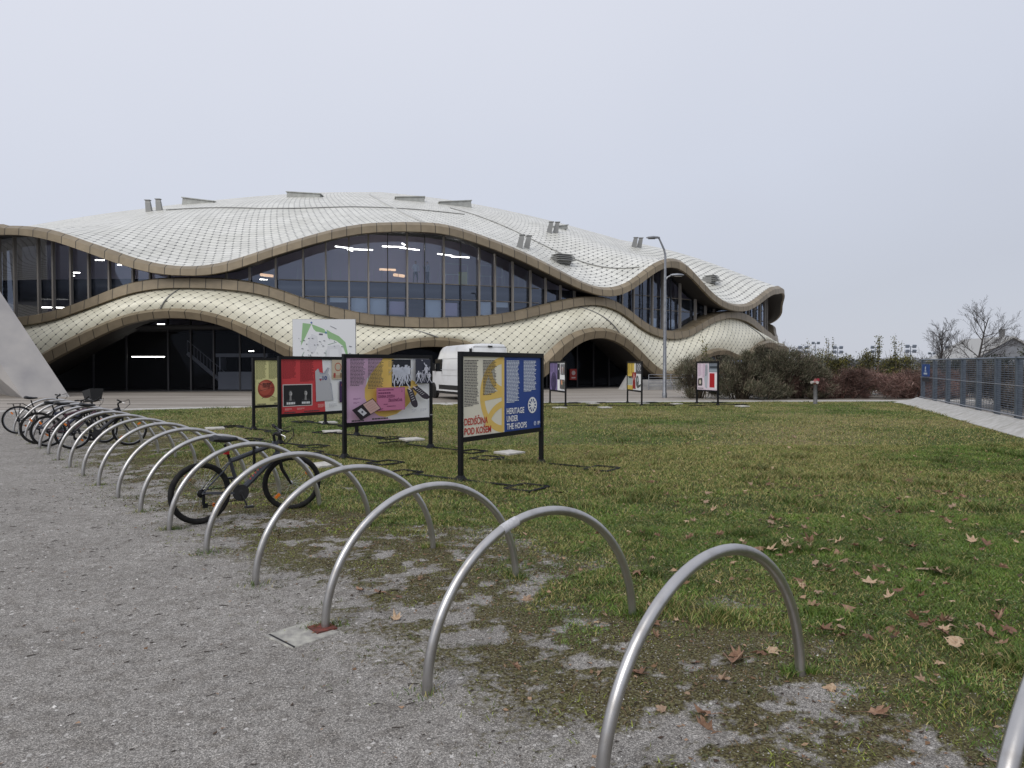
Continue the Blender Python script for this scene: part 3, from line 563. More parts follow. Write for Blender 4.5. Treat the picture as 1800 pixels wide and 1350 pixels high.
# lower shell between middle band and arches
nv=14; vs_=np.linspace(0,1,nv); rr=(AR+.22)+(1.0-.0)*vs_+.45*np.sin(np.pi*vs_)
zt=lb2+.02; zz=zt[:,None]*(1-vs_)+(at2-.02)[:,None]*vs_
P=cylp(tm[:,None],rr[None],zz); dl=np.linalg.norm(np.diff(P,axis=1),axis=2); vv=np.concatenate([np.zeros((len(tm),1)),np.cumsum(dl,1)],1)
vv=vv+(8-zt)[:,None]*1.0
apart(npmesh('lower_shell',P.reshape(-1,3),gridfaces(len(tm),nv,True),m_shell,uv=np.stack([np.radians(tm)[:,None]*(AR+1)+0*vv,vv],-1).reshape(-1,2),smooth=True))
hA=(at2-ab2)
ribbon('arch_band',[(AR+1.0,at2-.08),(AR+1.2,at2+.04),(AR+1.62,at2-.32*hA),(AR+1.45,ab2),(AR+1.1,ab2-.02)],tm,m_rib)
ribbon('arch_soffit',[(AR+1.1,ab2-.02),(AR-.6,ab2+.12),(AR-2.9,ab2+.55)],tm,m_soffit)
# valley feet: solid bronze below the lowest points of the arch band
# glazing
tg_=np.arange(-14,80.01,.6)
def wall(name,r,zl,zh,m,parent=arena):
    pts=np.stack([cylp(tg_,r,zl),cylp(tg_,r,zh)],1); return apart(npmesh(name,pts.reshape(-1,3),gridfaces(len(tg_),2),m),parent)
wall('upper_glass',AR-.8,ev('LT',tg_)-.3,ev('UB',tg_)+.35,m_glass)
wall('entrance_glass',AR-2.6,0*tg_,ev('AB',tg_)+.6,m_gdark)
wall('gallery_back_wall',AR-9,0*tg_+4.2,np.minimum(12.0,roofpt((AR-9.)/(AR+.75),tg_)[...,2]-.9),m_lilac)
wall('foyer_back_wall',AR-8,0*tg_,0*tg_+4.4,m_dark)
def slab(name,r0,r1,z0,z1,m):
    P_=[cylp(tg_,r,z+0*tg_) for r,z in((r1,z0),(r0,z0),(r0,z1),(r1,z1))]; pts=np.stack(P_,1).reshape(-1,3)
    i=np.arange(len(tg_)-1)*4; f=np.concatenate([np.stack([i+a,i+4+a,i+4+(a+1)%4,i+(a+1)%4],1) for a in range(4)]); return apart(npmesh(name,pts,f,m))
slab('gallery_floor',AR-.95,AR-9.1,6.32,7.35,m_slab)
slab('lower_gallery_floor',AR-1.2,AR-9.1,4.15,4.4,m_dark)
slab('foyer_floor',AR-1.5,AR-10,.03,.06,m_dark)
# mullions
MU=[-12,-10.6,-9.2,-8.1,-6.45,-5.47,-4.3,-3.14,-1.84,-.35,.71,1.87,5.35,6.74,8.33,9.99,11.38,12.82,14.04,15.27,16.53,17.7,18.97,20.15,21.42,22.56,23.87,25.23,26.44,27.66,28.84,33.24,34.41,35.44,36.45,37.64,38.75,39.84,41.96,43.5,44.89,48.6,50.22,51.9,53.46,55.25,57.13,59.14,61.02,63.06,65,67]
DK={15.27,17.7,20.15,35.44,38.75}
for a in MU:
    z0=float(ev('LT',a))-.1; z1=float(ev('UB',a))+.32
    if z1-z0<.35: continue
    wd=.05 if a in DK else .11; dp=.12 if a in DK else .24
    c=cylp(np.array(a),AR-.72+dp/2,np.array((z0+z1)/2)); Mx=Matrix.Translation(Vector(c))@Matrix.Rotation(math.radians(a),4,'Z')
    apart(MB().box((0,0,0),(wd,dp,z1-z0),M4=Mx).build('mullion',m_slab if a in DK else m_mull))
# transoms
for z,nm in((7.36,'transom'),(6.3,'transom')):
    for lo,hi in((8.5,26.5),(34.4,41.8),(50.4,60)):
        th=np.arange(lo,hi,.5); zz=z+0*th; ok=(zz>ev('LT',th)+.1)&(zz<ev('UB',th)-.1)
        if not ok.any(): continue
        th=th[ok]; mb=MB(); mb.tube([tuple(p) for p in cylp(th,AR-.76,z+0*th)],.035,4); apart(mb.build(nm,m_mull))
# blinds and panels behind the lower panes
for a0,a1,zl,zh in((11.6,12.7,5.95,6.27),(12.95,13.95,5.3,6.27),(14.15,15.2,5.2,6.27),(17.8,18.85,4.95,6.27),(21.5,22.4,5.3,6.25),(22.7,23.7,5.9,6.27),(15.4,16.4,5.2,6.1),(19.1,20.0,5.2,6.1),(36.6,37.4,4.9,5.6),(38.0,38.6,4.8,5.5),(39.0,39.7,4.8,5.6)):
    th=np.linspace(a0,a1,4); pts=np.stack([cylp(th,AR-1.0,zl+0*th),cylp(th,AR-1.0,zh+0*th)],1).reshape(-1,3)
    apart(npmesh('window_blind',pts,gridfaces(4,2),m_blind if a0 not in(15.4,19.1) else m_lilac))
# lit tubes in the gallery and foyer
def lamp(th0,z,r,L,ang,m=None,rad=.036,nm='ceiling_lamp'):
    c=Vector(cylp(np.array(float(th0)),AR-r,np.array(float(z)))); a=math.radians(th0); d=Vector((math.cos(a)*math.cos(ang)+math.sin(a)*math.sin(ang)*0,math.sin(a)*math.cos(ang),0))+Vector((0,math.sin(ang),0))
    apart(MB().tube([c-d*L/2,c+d*L/2],rad,6).build(nm,m or M['lamp_on']))
for a,z,r,L,g_ in((12.5,10.1,4,1.3,.6),(13.7,10.0,4,1.6,0),(12.9,9.85,3.5,.6,1.2),(16.0,10.3,4,1.6,-.1),(17.2,10.2,4,1.5,.5),(16.7,10.45,3.6,.6,1.4),(19.9,9.9,4,1.2,.5),(21.1,9.8,4,1.4,0),(20.4,9.75,3.6,.6,1.2),(36.6,7.7,4,1.6,0),(-8.3,7.0,4,2.2,.3),(-6.2,6.9,4,1.6,.3),(-6.5,8.2,4,.5,.3),(-8.4,5.8,4,1.8,.3),(-5.4,9.2,5,.6,.3),(-6.8,8.0,4,.3,.3),(-6.4,7.6,4,.4,0),(-4.2,9.0,6,.9,.2),(-4.3,10.0,7,.4,.2),(7.1,7.6,3,.5,.7)):
    lamp(a,z,r,L,g_)
lamp(7.3,7.9,3,.9,.9,M['lamp_warm'],.10); lamp(15.8,8.9,6,1.2,0,M['lamp_warm'],.09); lamp(16.7,8.5,6,.9,.8,M['lamp_warm'],.12)
for a,z,L in((-1.35,2.35,2.3),): lamp(a,z,4.2,L,0,None,.03)
lamp(-.45,4.62,4.3,.5,0,None,.03); lamp(5.9,2.75,4.3,.35,0,None,.03)
# gallery railings and fitness equipment as glimpsed behind the glass
mb=MB()
for a in np.arange(9.5,26,.55):
    p=Vector(cylp(np.array(a),AR-1.9,np.array(7.35))); mb.tube([p,p+Vector((0,0,1.0))],.02,4)
apart(mb.build('gallery_railing',mat('rail_white',(.6,.62,.66),.4)))
mb=MB()
for a0 in(19.0,21.6):
    p=cylp(np.array([a0,a0+1.9]),AR-1.6,np.array([7.4,7.4])); A_,B_=Vector(p[0]),Vector(p[1])
    for q in(A_,B_): mb.tube([q,q+Vector((0,0,1.5))],.03,4)
    for h in(.75,1.5): mb.tube([A_+Vector((0,0,h)),B_+Vector((0,0,h))],.03,4)
apart(mb.build('exercise_frame',mat('rail_pale',(.65,.68,.72),.4)))
p=Vector(cylp(np.array(20.6),AR-1.7,np.array(7.86))); apart(MB().box(p,(.62,.4,1.0)).build('yellow_bin',mat('pale_yellow',(.55,.55,.25),.6)))
# foyer: door frames, stair, kiosk, red fire box
def tfr(a,z0,z1,wd=.09,r=2.5,m=m_mull,nm='door_frame',dp=.1):
    c=Vector(cylp(np.array(float(a)),AR-r,np.array((z0+z1)/2))); apart(MB().box((0,0,0),(wd,dp,z1-z0),M4=Matrix.Translation(c)@Matrix.Rotation(math.radians(a),4,'Z')).build(nm,m))
m_frame=mat('foyer_frame',(.03,.03,.034),.5)
for a in(-4.2,-1.9,.9,2.4,3.9,5.6,7.2,8.9,26.2,27.6,29.0,30.4,32,33.6,49.5,51,52.5,54): tfr(a,0,max(.5,float(ev('AB',a))+.5),.10,2.5,m_frame)
A_=Vector(cylp(np.array(1.2),AR-4.8,np.array(2.6))); B_=Vector(cylp(np.array(4.2),AR-4.8,np.array(.1)))
mb=MB(); mb.tube([A_,B_],.13,4)
for k in range(14):
    q=A_.lerp(B_,k/13); mb.tube([q,q+Vector((0,0,.9))],.015,4)
mb.tube([A_+Vector((0,0,.9)),B_+Vector((0,0,.9))],.03,4); apart(mb.build('foyer_stair',mat('stair_grey',(.42,.42,.44),.6)))
m_kiosk=mat('kiosk_grey',(.36,.37,.40),.6)
c=Vector(cylp(np.array(5.4),AR-4.6,np.array(1.0))); k=MB(); k.box(c+Vector((0,0,-.35)),(3.4,1.2,1.3)); k.box(c+Vector((0,0,1.45)),(3.6,1.4,.25)); k.box(c+Vector((-1.6,0,.9)),(.1,1,.9)); k.box(c+Vector((1.6,0,.9)),(.1,1,.9)); apart(k.build('ticket_counter',m_kiosk))
c=Vector(cylp(np.array(29.9),AR-2.35,np.array(1.05))); Mx=Matrix.Translation(c)@Matrix.Rotation(math.radians(29.9),4,'Z')
fb=MB().box((0,0,0),(.62,.14,.85),M4=Mx).build('fire_hose_box',mat('fire_red',(.42,.03,.02),.4)); apart(fb)
fr_=MB().lathe([(.17,0),(.17,.02)],18,M4=Mx@Matrix.Translation((0,-.072,.12))@Matrix.Rotation(math.pi/2,4,'X')); fr_.box((.0,-.076,-.25),(.36,.01,.10),M4=Mx); o=fr_.build('hose_symbol',mat('sign_white',(.65,.55,.52),.5)); o.parent=fb
# roof furniture
m_vent=mat('vent_metal',(.24,.24,.23),.45,.4); m_hatch=noisy(mat('hatch_cladding',(.40,.41,.38),.5,.2),2,(.30,.30,.28))
for s_,th_ in((.72,-13.3),(.715,-12.3),(.886,26.0),(.873,27.0),(.765,33.3),(.765,34.2),(.775,47.4),(.775,48.6)):
    p=Vector(roofpt(s_,th_)); 
    def sec(h,wd,lean): return [p+Vector((x*wd-lean*h,y*wd,h)) for x,y in((-1,-.6),(1,-.6),(1,.6),(-1,.6))]
    ln=.12 if th_<0 else -.22
    o=MB().loft([sec(-.6,.28,ln),sec(.72,.21,ln),sec(.95,.18,ln)]); o.box(p+Vector((-ln*.97,0,.98)),(.48,.34,.06)); apart(o.build('roof_vent_stack',m_vent))
for s_,th_,L,h in((.60,-14.2,3.2,.25),(.53,-.5,3.3,.30),(.53,18.0,2.9,.28),(.545,26.0,3.3,.32),(.70,36.6,2.6,-.08)):
    p=Vector(roofpt(s_,th_)); a=math.radians(th_*.6); Mx=Matrix.Translation(p)@Matrix.Rotation(a,4,'Z')@Matrix.Rotation(math.radians(.35*(9-th_)) if s_<.9 else 0,4,'Y')
    h-=.30; o=MB().box((0,0,h/2-.35),(L,2.6,h+.7),M4=Mx); o.box((0,0,h+.05),(L+.2,2.8,.08),M4=Mx); apart(o.build('roof_hatch',m_hatch))
for s_,th_,L in((.905,29.6,1.5),(.925,48.8,1.0)):
    p=Vector(roofpt(s_,th_)); Mx=Matrix.Translation(p)@Matrix.Rotation(math.radians(th_),4,'Z')
    o=MB()
    for k in range(4): o.box((0,-.1-.1*k,.12+.16*(3-k)),(L,1.0,.07),M4=Mx)
    o.box((0,.1,.2),(L*.95,.9,.6),M4=Mx); apart(o.build('louvred_roof_vent',m_vent))
# seams on the roof and shell
m_seam=mat('seam_dark',(.20,.20,.19),.5); m_ridge=mat('seam_light',(.50,.50,.47),.4,.3)
def rseam(pts,rad,m,nm='roof_seam'): apart(MB().tube([tuple(roofpt(s,a,.03)) for s,a in pts],rad,5).build(nm,m))
rseam([(.72+.006*math.sin(a*.3)-.03*max(0,min(1,(a)/10)),a) for a in np.arange(-11,25,1.)],.06,m_seam)
rseam([(s,11+(s-.5)*22) for s in np.linspace(.45,.985,24)],.10,m_ridge)
rseam([(s,23.5+(s-.62)*30) for s in np.linspace(.62,.985,20)],.05,m_seam)
def sseam(t0,t1):
    n=10; q=[]
    for k in range(n+1):
        v_=k/n; a=t0+(t1-t0)*v_; zt=float(ev('LB',a)); za=float(ev('AT',a)); q.append(tuple(cylp(np.array(a),AR+.22+v_+.45*math.sin(math.pi*v_)+.03,np.array(zt*(1-v_)+za*v_))))
    apart(MB().tube(q,.045,5).build('shell_seam',m_seam))
sseam(2.9,2.1); sseam(16.3,18.2); sseam(28.6,31.5); sseam(48.6,51.5)

# ================================================================ BIKE HOOPS
def gz(x,y): return float(relief(np.array(float(x)),np.array(float(y))))
hr=.832
def hoop_mesh():
    mb=MB(); mb.tube([(hr*math.cos(a),0,hr*math.sin(a)-0.0) for a in [math.pi*k/48 for k in range(49)]],.0275,14,cap=False)
    mb.tube([(hr,0,.002),(hr,0,-.12)],.0275,14,cap=False); mb.tube([(-hr,0,.002),(-hr,0,-.12)],.0275,14,cap=False)
    return mb
hang=math.atan2(1.10,1.25)
ordn=['first','second','third','fourth','fifth','sixth','seventh','eighth','ninth','tenth','eleventh','twelfth','thirteenth','fourteenth','fifteenth','sixteenth','seventeenth','eighteenth','nineteenth','twentieth']
h0=None
for i,k in enumerate(range(-2,17)):
    fx,fy=-.44-.775*k,3.65+.915*k; cxh,cyh=fx+.625,fy+.55
    if h0 is None:
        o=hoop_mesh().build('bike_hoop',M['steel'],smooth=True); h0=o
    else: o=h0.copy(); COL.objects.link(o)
    o.location=(cxh+(.085 if i==0 else 0),cyh-(.03 if i==0 else 0),0.004); o.rotation_euler=(random.uniform(-.012,.012),random.uniform(-.008,.008),hang+random.uniform(-.02,.02))
    lab={0:'steel bike hoop cut off by the right edge, nearest the camera',1:'steel bike hoop nearest the camera that stands whole in view',2:'steel bike hoop with a strip of silver tape near its top',3:'steel bike hoop with a rusty square plate at its left foot',6:'steel bike hoop in front of the rear wheel of the lone grey bicycle',18:'farthest steel bike hoop, at the end by the bicycle with a rack'}.get(i,'steel bike hoop, %s of the row from the camera end'%ordn[i])
    tag(o,lab,'bike hoop','steel bike hoops in a row along the gravel path')
    if i==2:
        s=MB(); s.tube([((hr)*math.cos(a),0,(hr)*math.sin(a)) for a in [math.radians(104+k_) for k_ in range(0,9,2)]],.0292,14,cap=True)
        s=s.build('tape_strip',noisy(mat('silver_tape',(.55,.55,.57),.5),60,(.42,.42,.43)),parent=o,smooth=True)
    if i==3:
        q=MB().box((-hr-.02,0,.004),(.14,.14,.012)); q.build('base_plate',M['rust'],parent=o)
o=MB(); o.box((0,0,0),(.34,.32,.02)); pad=o.build('concrete_pad',noisy(mat('worn_pad',(.42,.41,.36),.9),14,(.27,.26,.24),.35,.6,bump=.4,bscale=90),bevel=.008); pad.location=(-1.33,4.46,.0); pad.rotation_euler=(0,0,hang+.15); tag(pad,'worn square of bare concrete beside the rusty hoop foot','concrete pad')
o=MB().box((0,0,0),(.012,.3,.012)).build('steel_strip',M['black']); o.location=(-1.42,4.34,.006); o.rotation_euler=(0,0,hang-.9+1.0); tag(o,'thin black strip edge sunk in gravel beside the concrete pad','strip')

# ================================================================ BICYCLES
def bicycle(name,label,loc,ang,lean=.05,frame=None,steer=0,rack=False,fender=False,basket=False,detail=True,seat=True,tilt=0,group='bicycles parked at the hoops',wr=.33,tyre=.026):
    root=thing(name,label,'bicycle',(loc[0],loc[1],gz(*loc)),ang,group); root.rotation_euler=(lean,0,ang)
    fm=frame or M['grey_paint']; B=1.05; rx,fx=-B/2,B/2; zc=wr
    bb=Vector((-.10,0,.29)); st=Vector((-.20,0,.68)); ht=Vector((.33,0,.80)); hb=Vector((.365,0,.69)); ra=Vector((rx,0,zc)); fa=Vector((fx,0,zc))
    f=MB(); f.tube([bb,st],.021,8); f.tube([st+Vector((.01,0,-.03)),ht],.028,8); f.tube([bb,hb],.036,8); f.tube([ht+Vector((-.01,0,.03)),hb+Vector((.01,0,-.03))],.026,8)
    for s in(-1,1):
        f.tube([bb+Vector((0,s*.02,0)),bb+Vector((-.1,s*.05,.005)),ra+Vector((0,s*.06,0))],.010,6)
        f.tube([st+Vector((0,s*.015,-.04)),st+Vector((-.08,s*.045,-.12)),ra+Vector((0,s*.06,0))],.009,6)
    f.tube([bb+Vector((0,-.035,0)),bb+Vector((0,.035,0))],.024,10)
    f.build('frame',fm,parent=root,smooth=True)
    MB().tube([st+Vector((-.005,0,0)),st+Vector((-.05,0,.16))],.0155,8).build('seat_post',M['black'],parent=root,smooth=True)
    if seat:
        s_=MB(); c=st+Vector((-.055,0,.205)); secs=[]
        for x,w_,z,h in((-.14,.08,.02,.035),(-.10,.095,.022,.05),(-.03,.06,.005,.045),(.05,.025,0,.035),(.13,.018,.004,.025),(.15,.010,.0,.015)):
            secs.append([c+Vector((x,w_*math.cos(t_),z+h*.9*math.sin(t_)*(1 if math.sin(t_)>0 else .8))) for t_ in [2*math.pi*k/12 for k in range(12)]])
        s_.loft(secs); s_.build('saddle',M['saddle'],parent=root,smooth=True)
    def fk(p):   # steer the front end round the head tube axis
        ax=(ht-hb).normalized(); return Matrix.Translation(hb)@Matrix.Rotation(steer,4,ax)@Matrix.Translation(-hb)@p
    k=MB(); cr=hb+Vector((.02,0,-.06))
    k.tube([fk(hb),fk(cr)],.02,8)
    for s in(-1,1): k.tube([fk(cr+Vector((0,s*.06,0))),fk(cr+Vector((.02,s*.062,-.12))),fk(fa+Vector((-.015,s*.06,0)))],[.019,.019,.012],8)
    k.tube([fk(cr+Vector((0,-.065,0))),fk(cr+Vector((0,.065,0)))],.018,8); k.build('fork',M['black'],parent=root,smooth=True)
    hs=ht+Vector((-.02,0,.11)); h=MB(); h.tube([fk(ht),fk(hs)],.017,8); h.tube([fk(hs),fk(hs+Vector((.07,0,.03)))],.016,8); hc=hs+Vector((.07,0,.03))
    h.tube([fk(hc+Vector((-.05,-.30,.025))),fk(hc+Vector((-.01,-.12,.01))),fk(hc),fk(hc+Vector((-.01,.12,.01))),fk(hc+Vector((-.05,.30,.025)))],.0125,8)
    hbo=h.build('handlebar',M['black'],parent=root,smooth=True)
    for s in(-1,1):
        MB().tube([fk(hc+Vector((-.03,s*.20,.018))),fk(hc+Vector((-.052,s*.315,.026)))],.0175,8).build('grip',M['rubber'],parent=hbo,smooth=True)
        MB().tube([fk(hc+Vector((.0,s*.17,.0))),fk(hc+Vector((.045,s*.20,-.02))),fk(hc+Vector((.03,s*.28,-.03)))],.006,5).build('brake_lever',M['chrome'],parent=hbo)
    cb=MB()
    for s in(-1,1):
        pts=[hc+Vector((.03,s*.16,-.0)),hc+Vector((.14,s*.10,.05)),hc+Vector((.16,s*.03,-.05)),hc+Vector((.05,0,-.16)),st+Vector((.25,s*.01,.03))]
        q=[]
        for i in range(len(pts)-1):
            for u_ in range(4): q.append(fk(pts[i].lerp(pts[i+1],u_/4)))
        cb.tube(q,.0035,4)
    cb.build('brake_cables',M['black'],parent=root)
    def wheel(c,front):
        n=36; W=(lambda p:fk(p)) if front else (lambda p:p)
        circ=lambda r,y=0:[W(c+Vector((r*math.cos(2*math.pi*i/n),y,r*math.sin(2*math.pi*i/n)))) for i in range(n)]
        rim=MB(); rim.tube(circ(wr-.048),.010,6,closed=True)
        rim.tube([W(c+Vector((0,-.05,0))),W(c+Vector((0,.05,0)))],.016,8); rim.tube([W(c+Vector((0,-.075,0))),W(c+Vector((0,.075,0)))],.007,6)
        for i in range(28 if detail else 16):
            a=2*math.pi*i/(28 if detail else 16); s=.03 if i%2 else -.03; a2=a+(.35 if i%4<2 else -.35)
            rim.tube([W(c+Vector((.014*math.cos(a2),s,.014*math.sin(a2)))),W(c+Vector(((wr-.05)*math.cos(a),0,(wr-.05)*math.sin(a))))],.0013,3,cap=False)
        wo=rim.build('wheel',M['chrome'] if detail else M['lamp_grey'],parent=root,smooth=True)
        ty=MB(); ty.tube(circ(wr-tyre),tyre,10,closed=True); ty.build('tyre',M['rubber'],parent=wo,smooth=True)
        for a in((2.2,5.5) if not front else (3.9,.6)):
            q=MB(); ca=c+Vector((.22*math.cos(a),0,.22*math.sin(a)))
            tdir=Vector((-math.sin(a),0,math.cos(a))); rdir=Vector((math.cos(a),0,math.sin(a)))
            vs=[W(ca+rdir*i*.035*(1)+tdir*j*.017+Vector((0,l*.008,0))) for l in(-1,1) for i in(-1,1) for j in(-1,1)]
            q.add(vs,[(0,2,3,1),(4,5,7,6),(0,1,5,4),(2,6,7,3),(0,4,6,2),(1,3,7,5)]); q.build('reflector',M['orange'],parent=wo)
    wheel(ra,False); wheel(fa,True)
    c_=MB(); Mb=Matrix.Translation(bb)@Matrix.Rotation(math.pi/2,4,'X')
    c_.lathe([(.055,.044),(.092,.044),(.092,.050),(.055,.050)],20,M4=Mb); c_.lathe([(.02,.04),(.058,.046),(.02,.052)],14,M4=Mb)
    for s,a in((-1,-1.2),(1,math.pi-1.2)):
        e_=bb+Vector((.165*math.cos(a),s*.075,.165*math.sin(a))); c_.tube([bb+Vector((0,s*.05,0)),e_],.010,6); c_.box(e_+Vector((0,s*.045,0)),(.085,.07,.022))
    c_.build('crankset',M['black_plastic'],parent=root)
    d=MB(); Mr=Matrix.Translation(ra)@Matrix.Rotation(math.pi/2,4,'X')
    d.lathe([(.015,.03),(.045,.034),(.045,.038),(.03,.05),(.015,.055)],16,M4=Mr); d.box(ra+Vector((.01,-.07,-.07)),(.03,.02,.10)); d.box(ra+Vector((.03,-.065,-.13)),(.05,.015,.05)); d.build('derailleur',M['black'],parent=root)
    ch=MB(); ch.tube([ra+Vector((0,-.045,.04)),bb+Vector((0,-.047,.073))],.005,4); ch.tube([ra+Vector((.03,-.05,-.14)),bb+Vector((0,-.047,-.073))],.005,4); ch.build('chain',M['black'],parent=root)
    if fender:
        for c,nm in((ra,0),(fa,1)):
            q=[];V_=[];
            mb=MB(); ang_=[math.radians(a) for a in (range(-10,200,10) if nm==0 else range(20,175,10))]
            L_=[[ (fk if nm else (lambda p:p))(c+Vector(((wr+.015)*math.cos(a),y,(wr+.015)*math.sin(a)))) for y in(-.028,.028)] for a in ang_]
            vs=[p for r_ in L_ for p in r_]; mb.add(vs,[(2*i,2*i+1,2*i+3,2*i+2) for i in range(len(L_)-1)]); mb.build('mudguard',M['black_plastic'],parent=root,smooth=True)
    if rack:
        k=MB(); y=.06
        for s in(-1,1):
            k.tube([st+Vector((-.04,s*.03,-.05)),ra+Vector((.10,s*y,wr+.06)),ra+Vector((-.22,s*y,wr+.06))],.007,5)
            k.tube([ra+Vector((0,s*.07,0)),ra+Vector((-.10,s*y,wr+.06))],.006,5); k.tube([ra+Vector((0,s*.07,0)),ra+Vector((.05,s*y,wr+.06))],.006,5)
        for x in(-.2,-.1,0,.08): k.tube([ra+Vector((x,-y,wr+.06)),ra+Vector((x,y,wr+.06))],.005,5)
        k.build('rear_rack',M['black'],parent=root)
    if basket:
        k=MB(); c=hc+Vector((.20,0,.10)); 
        secs=[[fk(c+Vector((sx*a_,sy*b_,z))) for sx,sy in((-1,-1),(1,-1),(1,1),(-1,1))] for z,a_,b_ in((-.13,.11,.14),(.13,.15,.19),(.135,.13,.17),(-.11,.09,.12))]
        k.loft(secs); k.build('basket',mat('basket_black',(.02,.02,.02),.7),parent=root)
    return root
bk=bicycle('bicycle','grey mountain bicycle standing alone with orange wheel reflectors',( -2.975,7.985),math.atan2(.79,.83),lean=-.02,steer=-.38,wr=.332,tyre=.031)
# red rear light, bottle cage, lock strap and decals on the near bicycle
MB().box((-.235,0,.745),(.05,.045,.035)).build('rear_light',M['red_plastic'],parent=bk)
k=MB(); k.tube([(.06,-.03,.80),(.06,-.035,.55)],.012,6); k.tube([(.10,.03,.86),(.10,.035,.50)],.010,6); k.build('lock_strap',M['black'],parent=bk)
k=MB()
for a in range(6): k.box((.02+.03*a,-.026,.42+.03*a+.015),(.016,.003,.02),M4=None)
k.build('frame_decal',mat('decal_red',(.55,.10,.08),.4),parent=bk)
ba=math.atan2(.66,.75)
dk1=mat('black_frame',(.02,.02,.024),.35); dk2=mat('navy_frame',(.025,.03,.06),.3); dk3=mat('maroon_frame',(.06,.02,.03),.35)
bicycle('bicycle','black bicycle with mudguards and rear rack, farthest left at the hoops',(-11.97,18.13),ba,lean=-.05,frame=dk1,rack=True,fender=True,detail=False,wr=.35,tyre=.02)
bicycle('bicycle','black bicycle with a dark crate on its handlebar',(-9.95,15.85),ba+.02,lean=-.10,frame=dk2,basket=True,detail=False,wr=.35,tyre=.028,steer=.25,fender=True)
bicycle('bicycle','black mountain bicycle with its front wheel at the edge of the grass',(-8.58,14.85),ba,lean=-.04,frame=dk1,detail=False,steer=-.15,wr=.34)
bicycle('bicycle','dark bicycle wedged between the crate bicycle and the mountain bicycle',(-9.33,15.22),ba+.05,lean=-.09,frame=dk3,detail=False,steer=.35,wr=.33)

# ================================================================ BOARDS
class Poster:
    """flat printed sheet: coloured shapes in u (from left) and v (from top), 0..1, laid as one mesh"""
    def __init__(s,W,H): s.W=W;s.H=H;s.m=MB();s.z=0
    def P(s,u,v,lift=0): return (u*s.W,-s.z-lift,(1-v)*s.H)
    def lay(s): s.z+=.0007
    def poly(s,pts,c): s.lay(); s.m.add([s.P(*p) for p in pts],[tuple(range(len(pts)))[::-1]],col=c)
    def rect(s,u0,v0,u1,v1,c): s.poly([(u0,v0),(u1,v0),(u1,v1),(u0,v1)],c)
    def ell(s,u,v,r,c,n=28,asp=1): s.poly([(u+r*math.cos(2*math.pi*k/n)/s.W*1.0,v+r*asp*math.sin(2*math.pi*k/n)/s.H) for k in range(n)],c)
    def arc(s,u,v,r0,r1,a0,a1,c,n=24):
        s.lay(); vs=[]; 
        for k in range(n+1):
            a=a0+(a1-a0)*k/n
            for r in(r0,r1): vs.append(s.P(u+r*math.cos(a)/s.W,v+r*math.sin(a)/s.H))
        s.m.add(vs,[(2*k,2*k+1,2*k+3,2*k+2) for k in range(n)],col=c)
    def line(s,p,q,wd,c):
        s.lay(); a=Vector((p[0]*s.W,(1-p[1])*s.H)); b=Vector((q[0]*s.W,(1-q[1])*s.H)); d=(b-a).normalized(); n=Vector((-d.y,d.x))*wd/2
        s.m.add([(x.x,-s.z,x.y) for x in(a-n,b-n,b+n,a+n)],[(0,1,2,3)],col=c)
    def lines(s,u0,v0,u1,v1,n,c,seed=1,th=.5,last=.6):
        r=random.Random(seed); s.lay(); dv=(v1-v0)/n
        for i in range(n):
            end=u1-(u1-u0)*(r.uniform(0,.16) if i<n-1 else 1-last); u=u0
            while u<end-.002:
                w_=min(r.uniform(.010,.035),end-u); v=v0+i*dv; s.m.add([s.P(a,b) for a,b in((u,v),(u+w_,v),(u+w_,v+dv*th),(u,v+dv*th))],[(3,2,1,0)],col=c); u+=w_+.0035
    def text(s,txt,u,v,h,c,xs=.55,bold=.03,wid=None,space=1.):
        """capitals of height h (fraction of the sheet) with their foot at v"""
        cu=bpy.data.curves.new('t','FONT'); cu.body=txt; cu.size=1; cu.offset=bold; cu.resolution_u=3; cu.space_character=space
        ob=bpy.data.objects.new('t',cu); COL.objects.link(ob); dg=bpy.context.evaluated_depsgraph_get(); me=bpy.data.meshes.new_from_object(ob.evaluated_get(dg))
        co=[x.co.copy() for x in me.vertices]; x1=max(p.x for p in co); x0=min(p.x for p in co)
        sy=h*s.H/.70; sx=(wid*s.W/(x1-x0)) if wid else sy*xs
        s.lay(); s.m.add([(u*s.W+(p.x-x0)*sx,-s.z,(1-v)*s.H+p.y*sy) for p in co],[tuple(q.vertices) for q in me.polygons],col=c)
        bpy.data.objects.remove(ob); bpy.data.curves.remove(cu); bpy.data.meshes.remove(me)
m_print=vcol('printed_sheet',.5,.3)
BW,BH,BT=2.17,1.22,1.90
def footm(side,L=.95):
    """one ballast outrigger: bar and open rectangle on the grass, along local y"""
    k=MB(); k.tube([(0,0,.03),(0,side*L,.03)],.016,4)
    a,b=side*L,side*(L+.42); k.tube([(-.24,a,.03),(.24,a,.03),(.24,b,.03),(-.24,b,.03)],.016,4,closed=True); return k
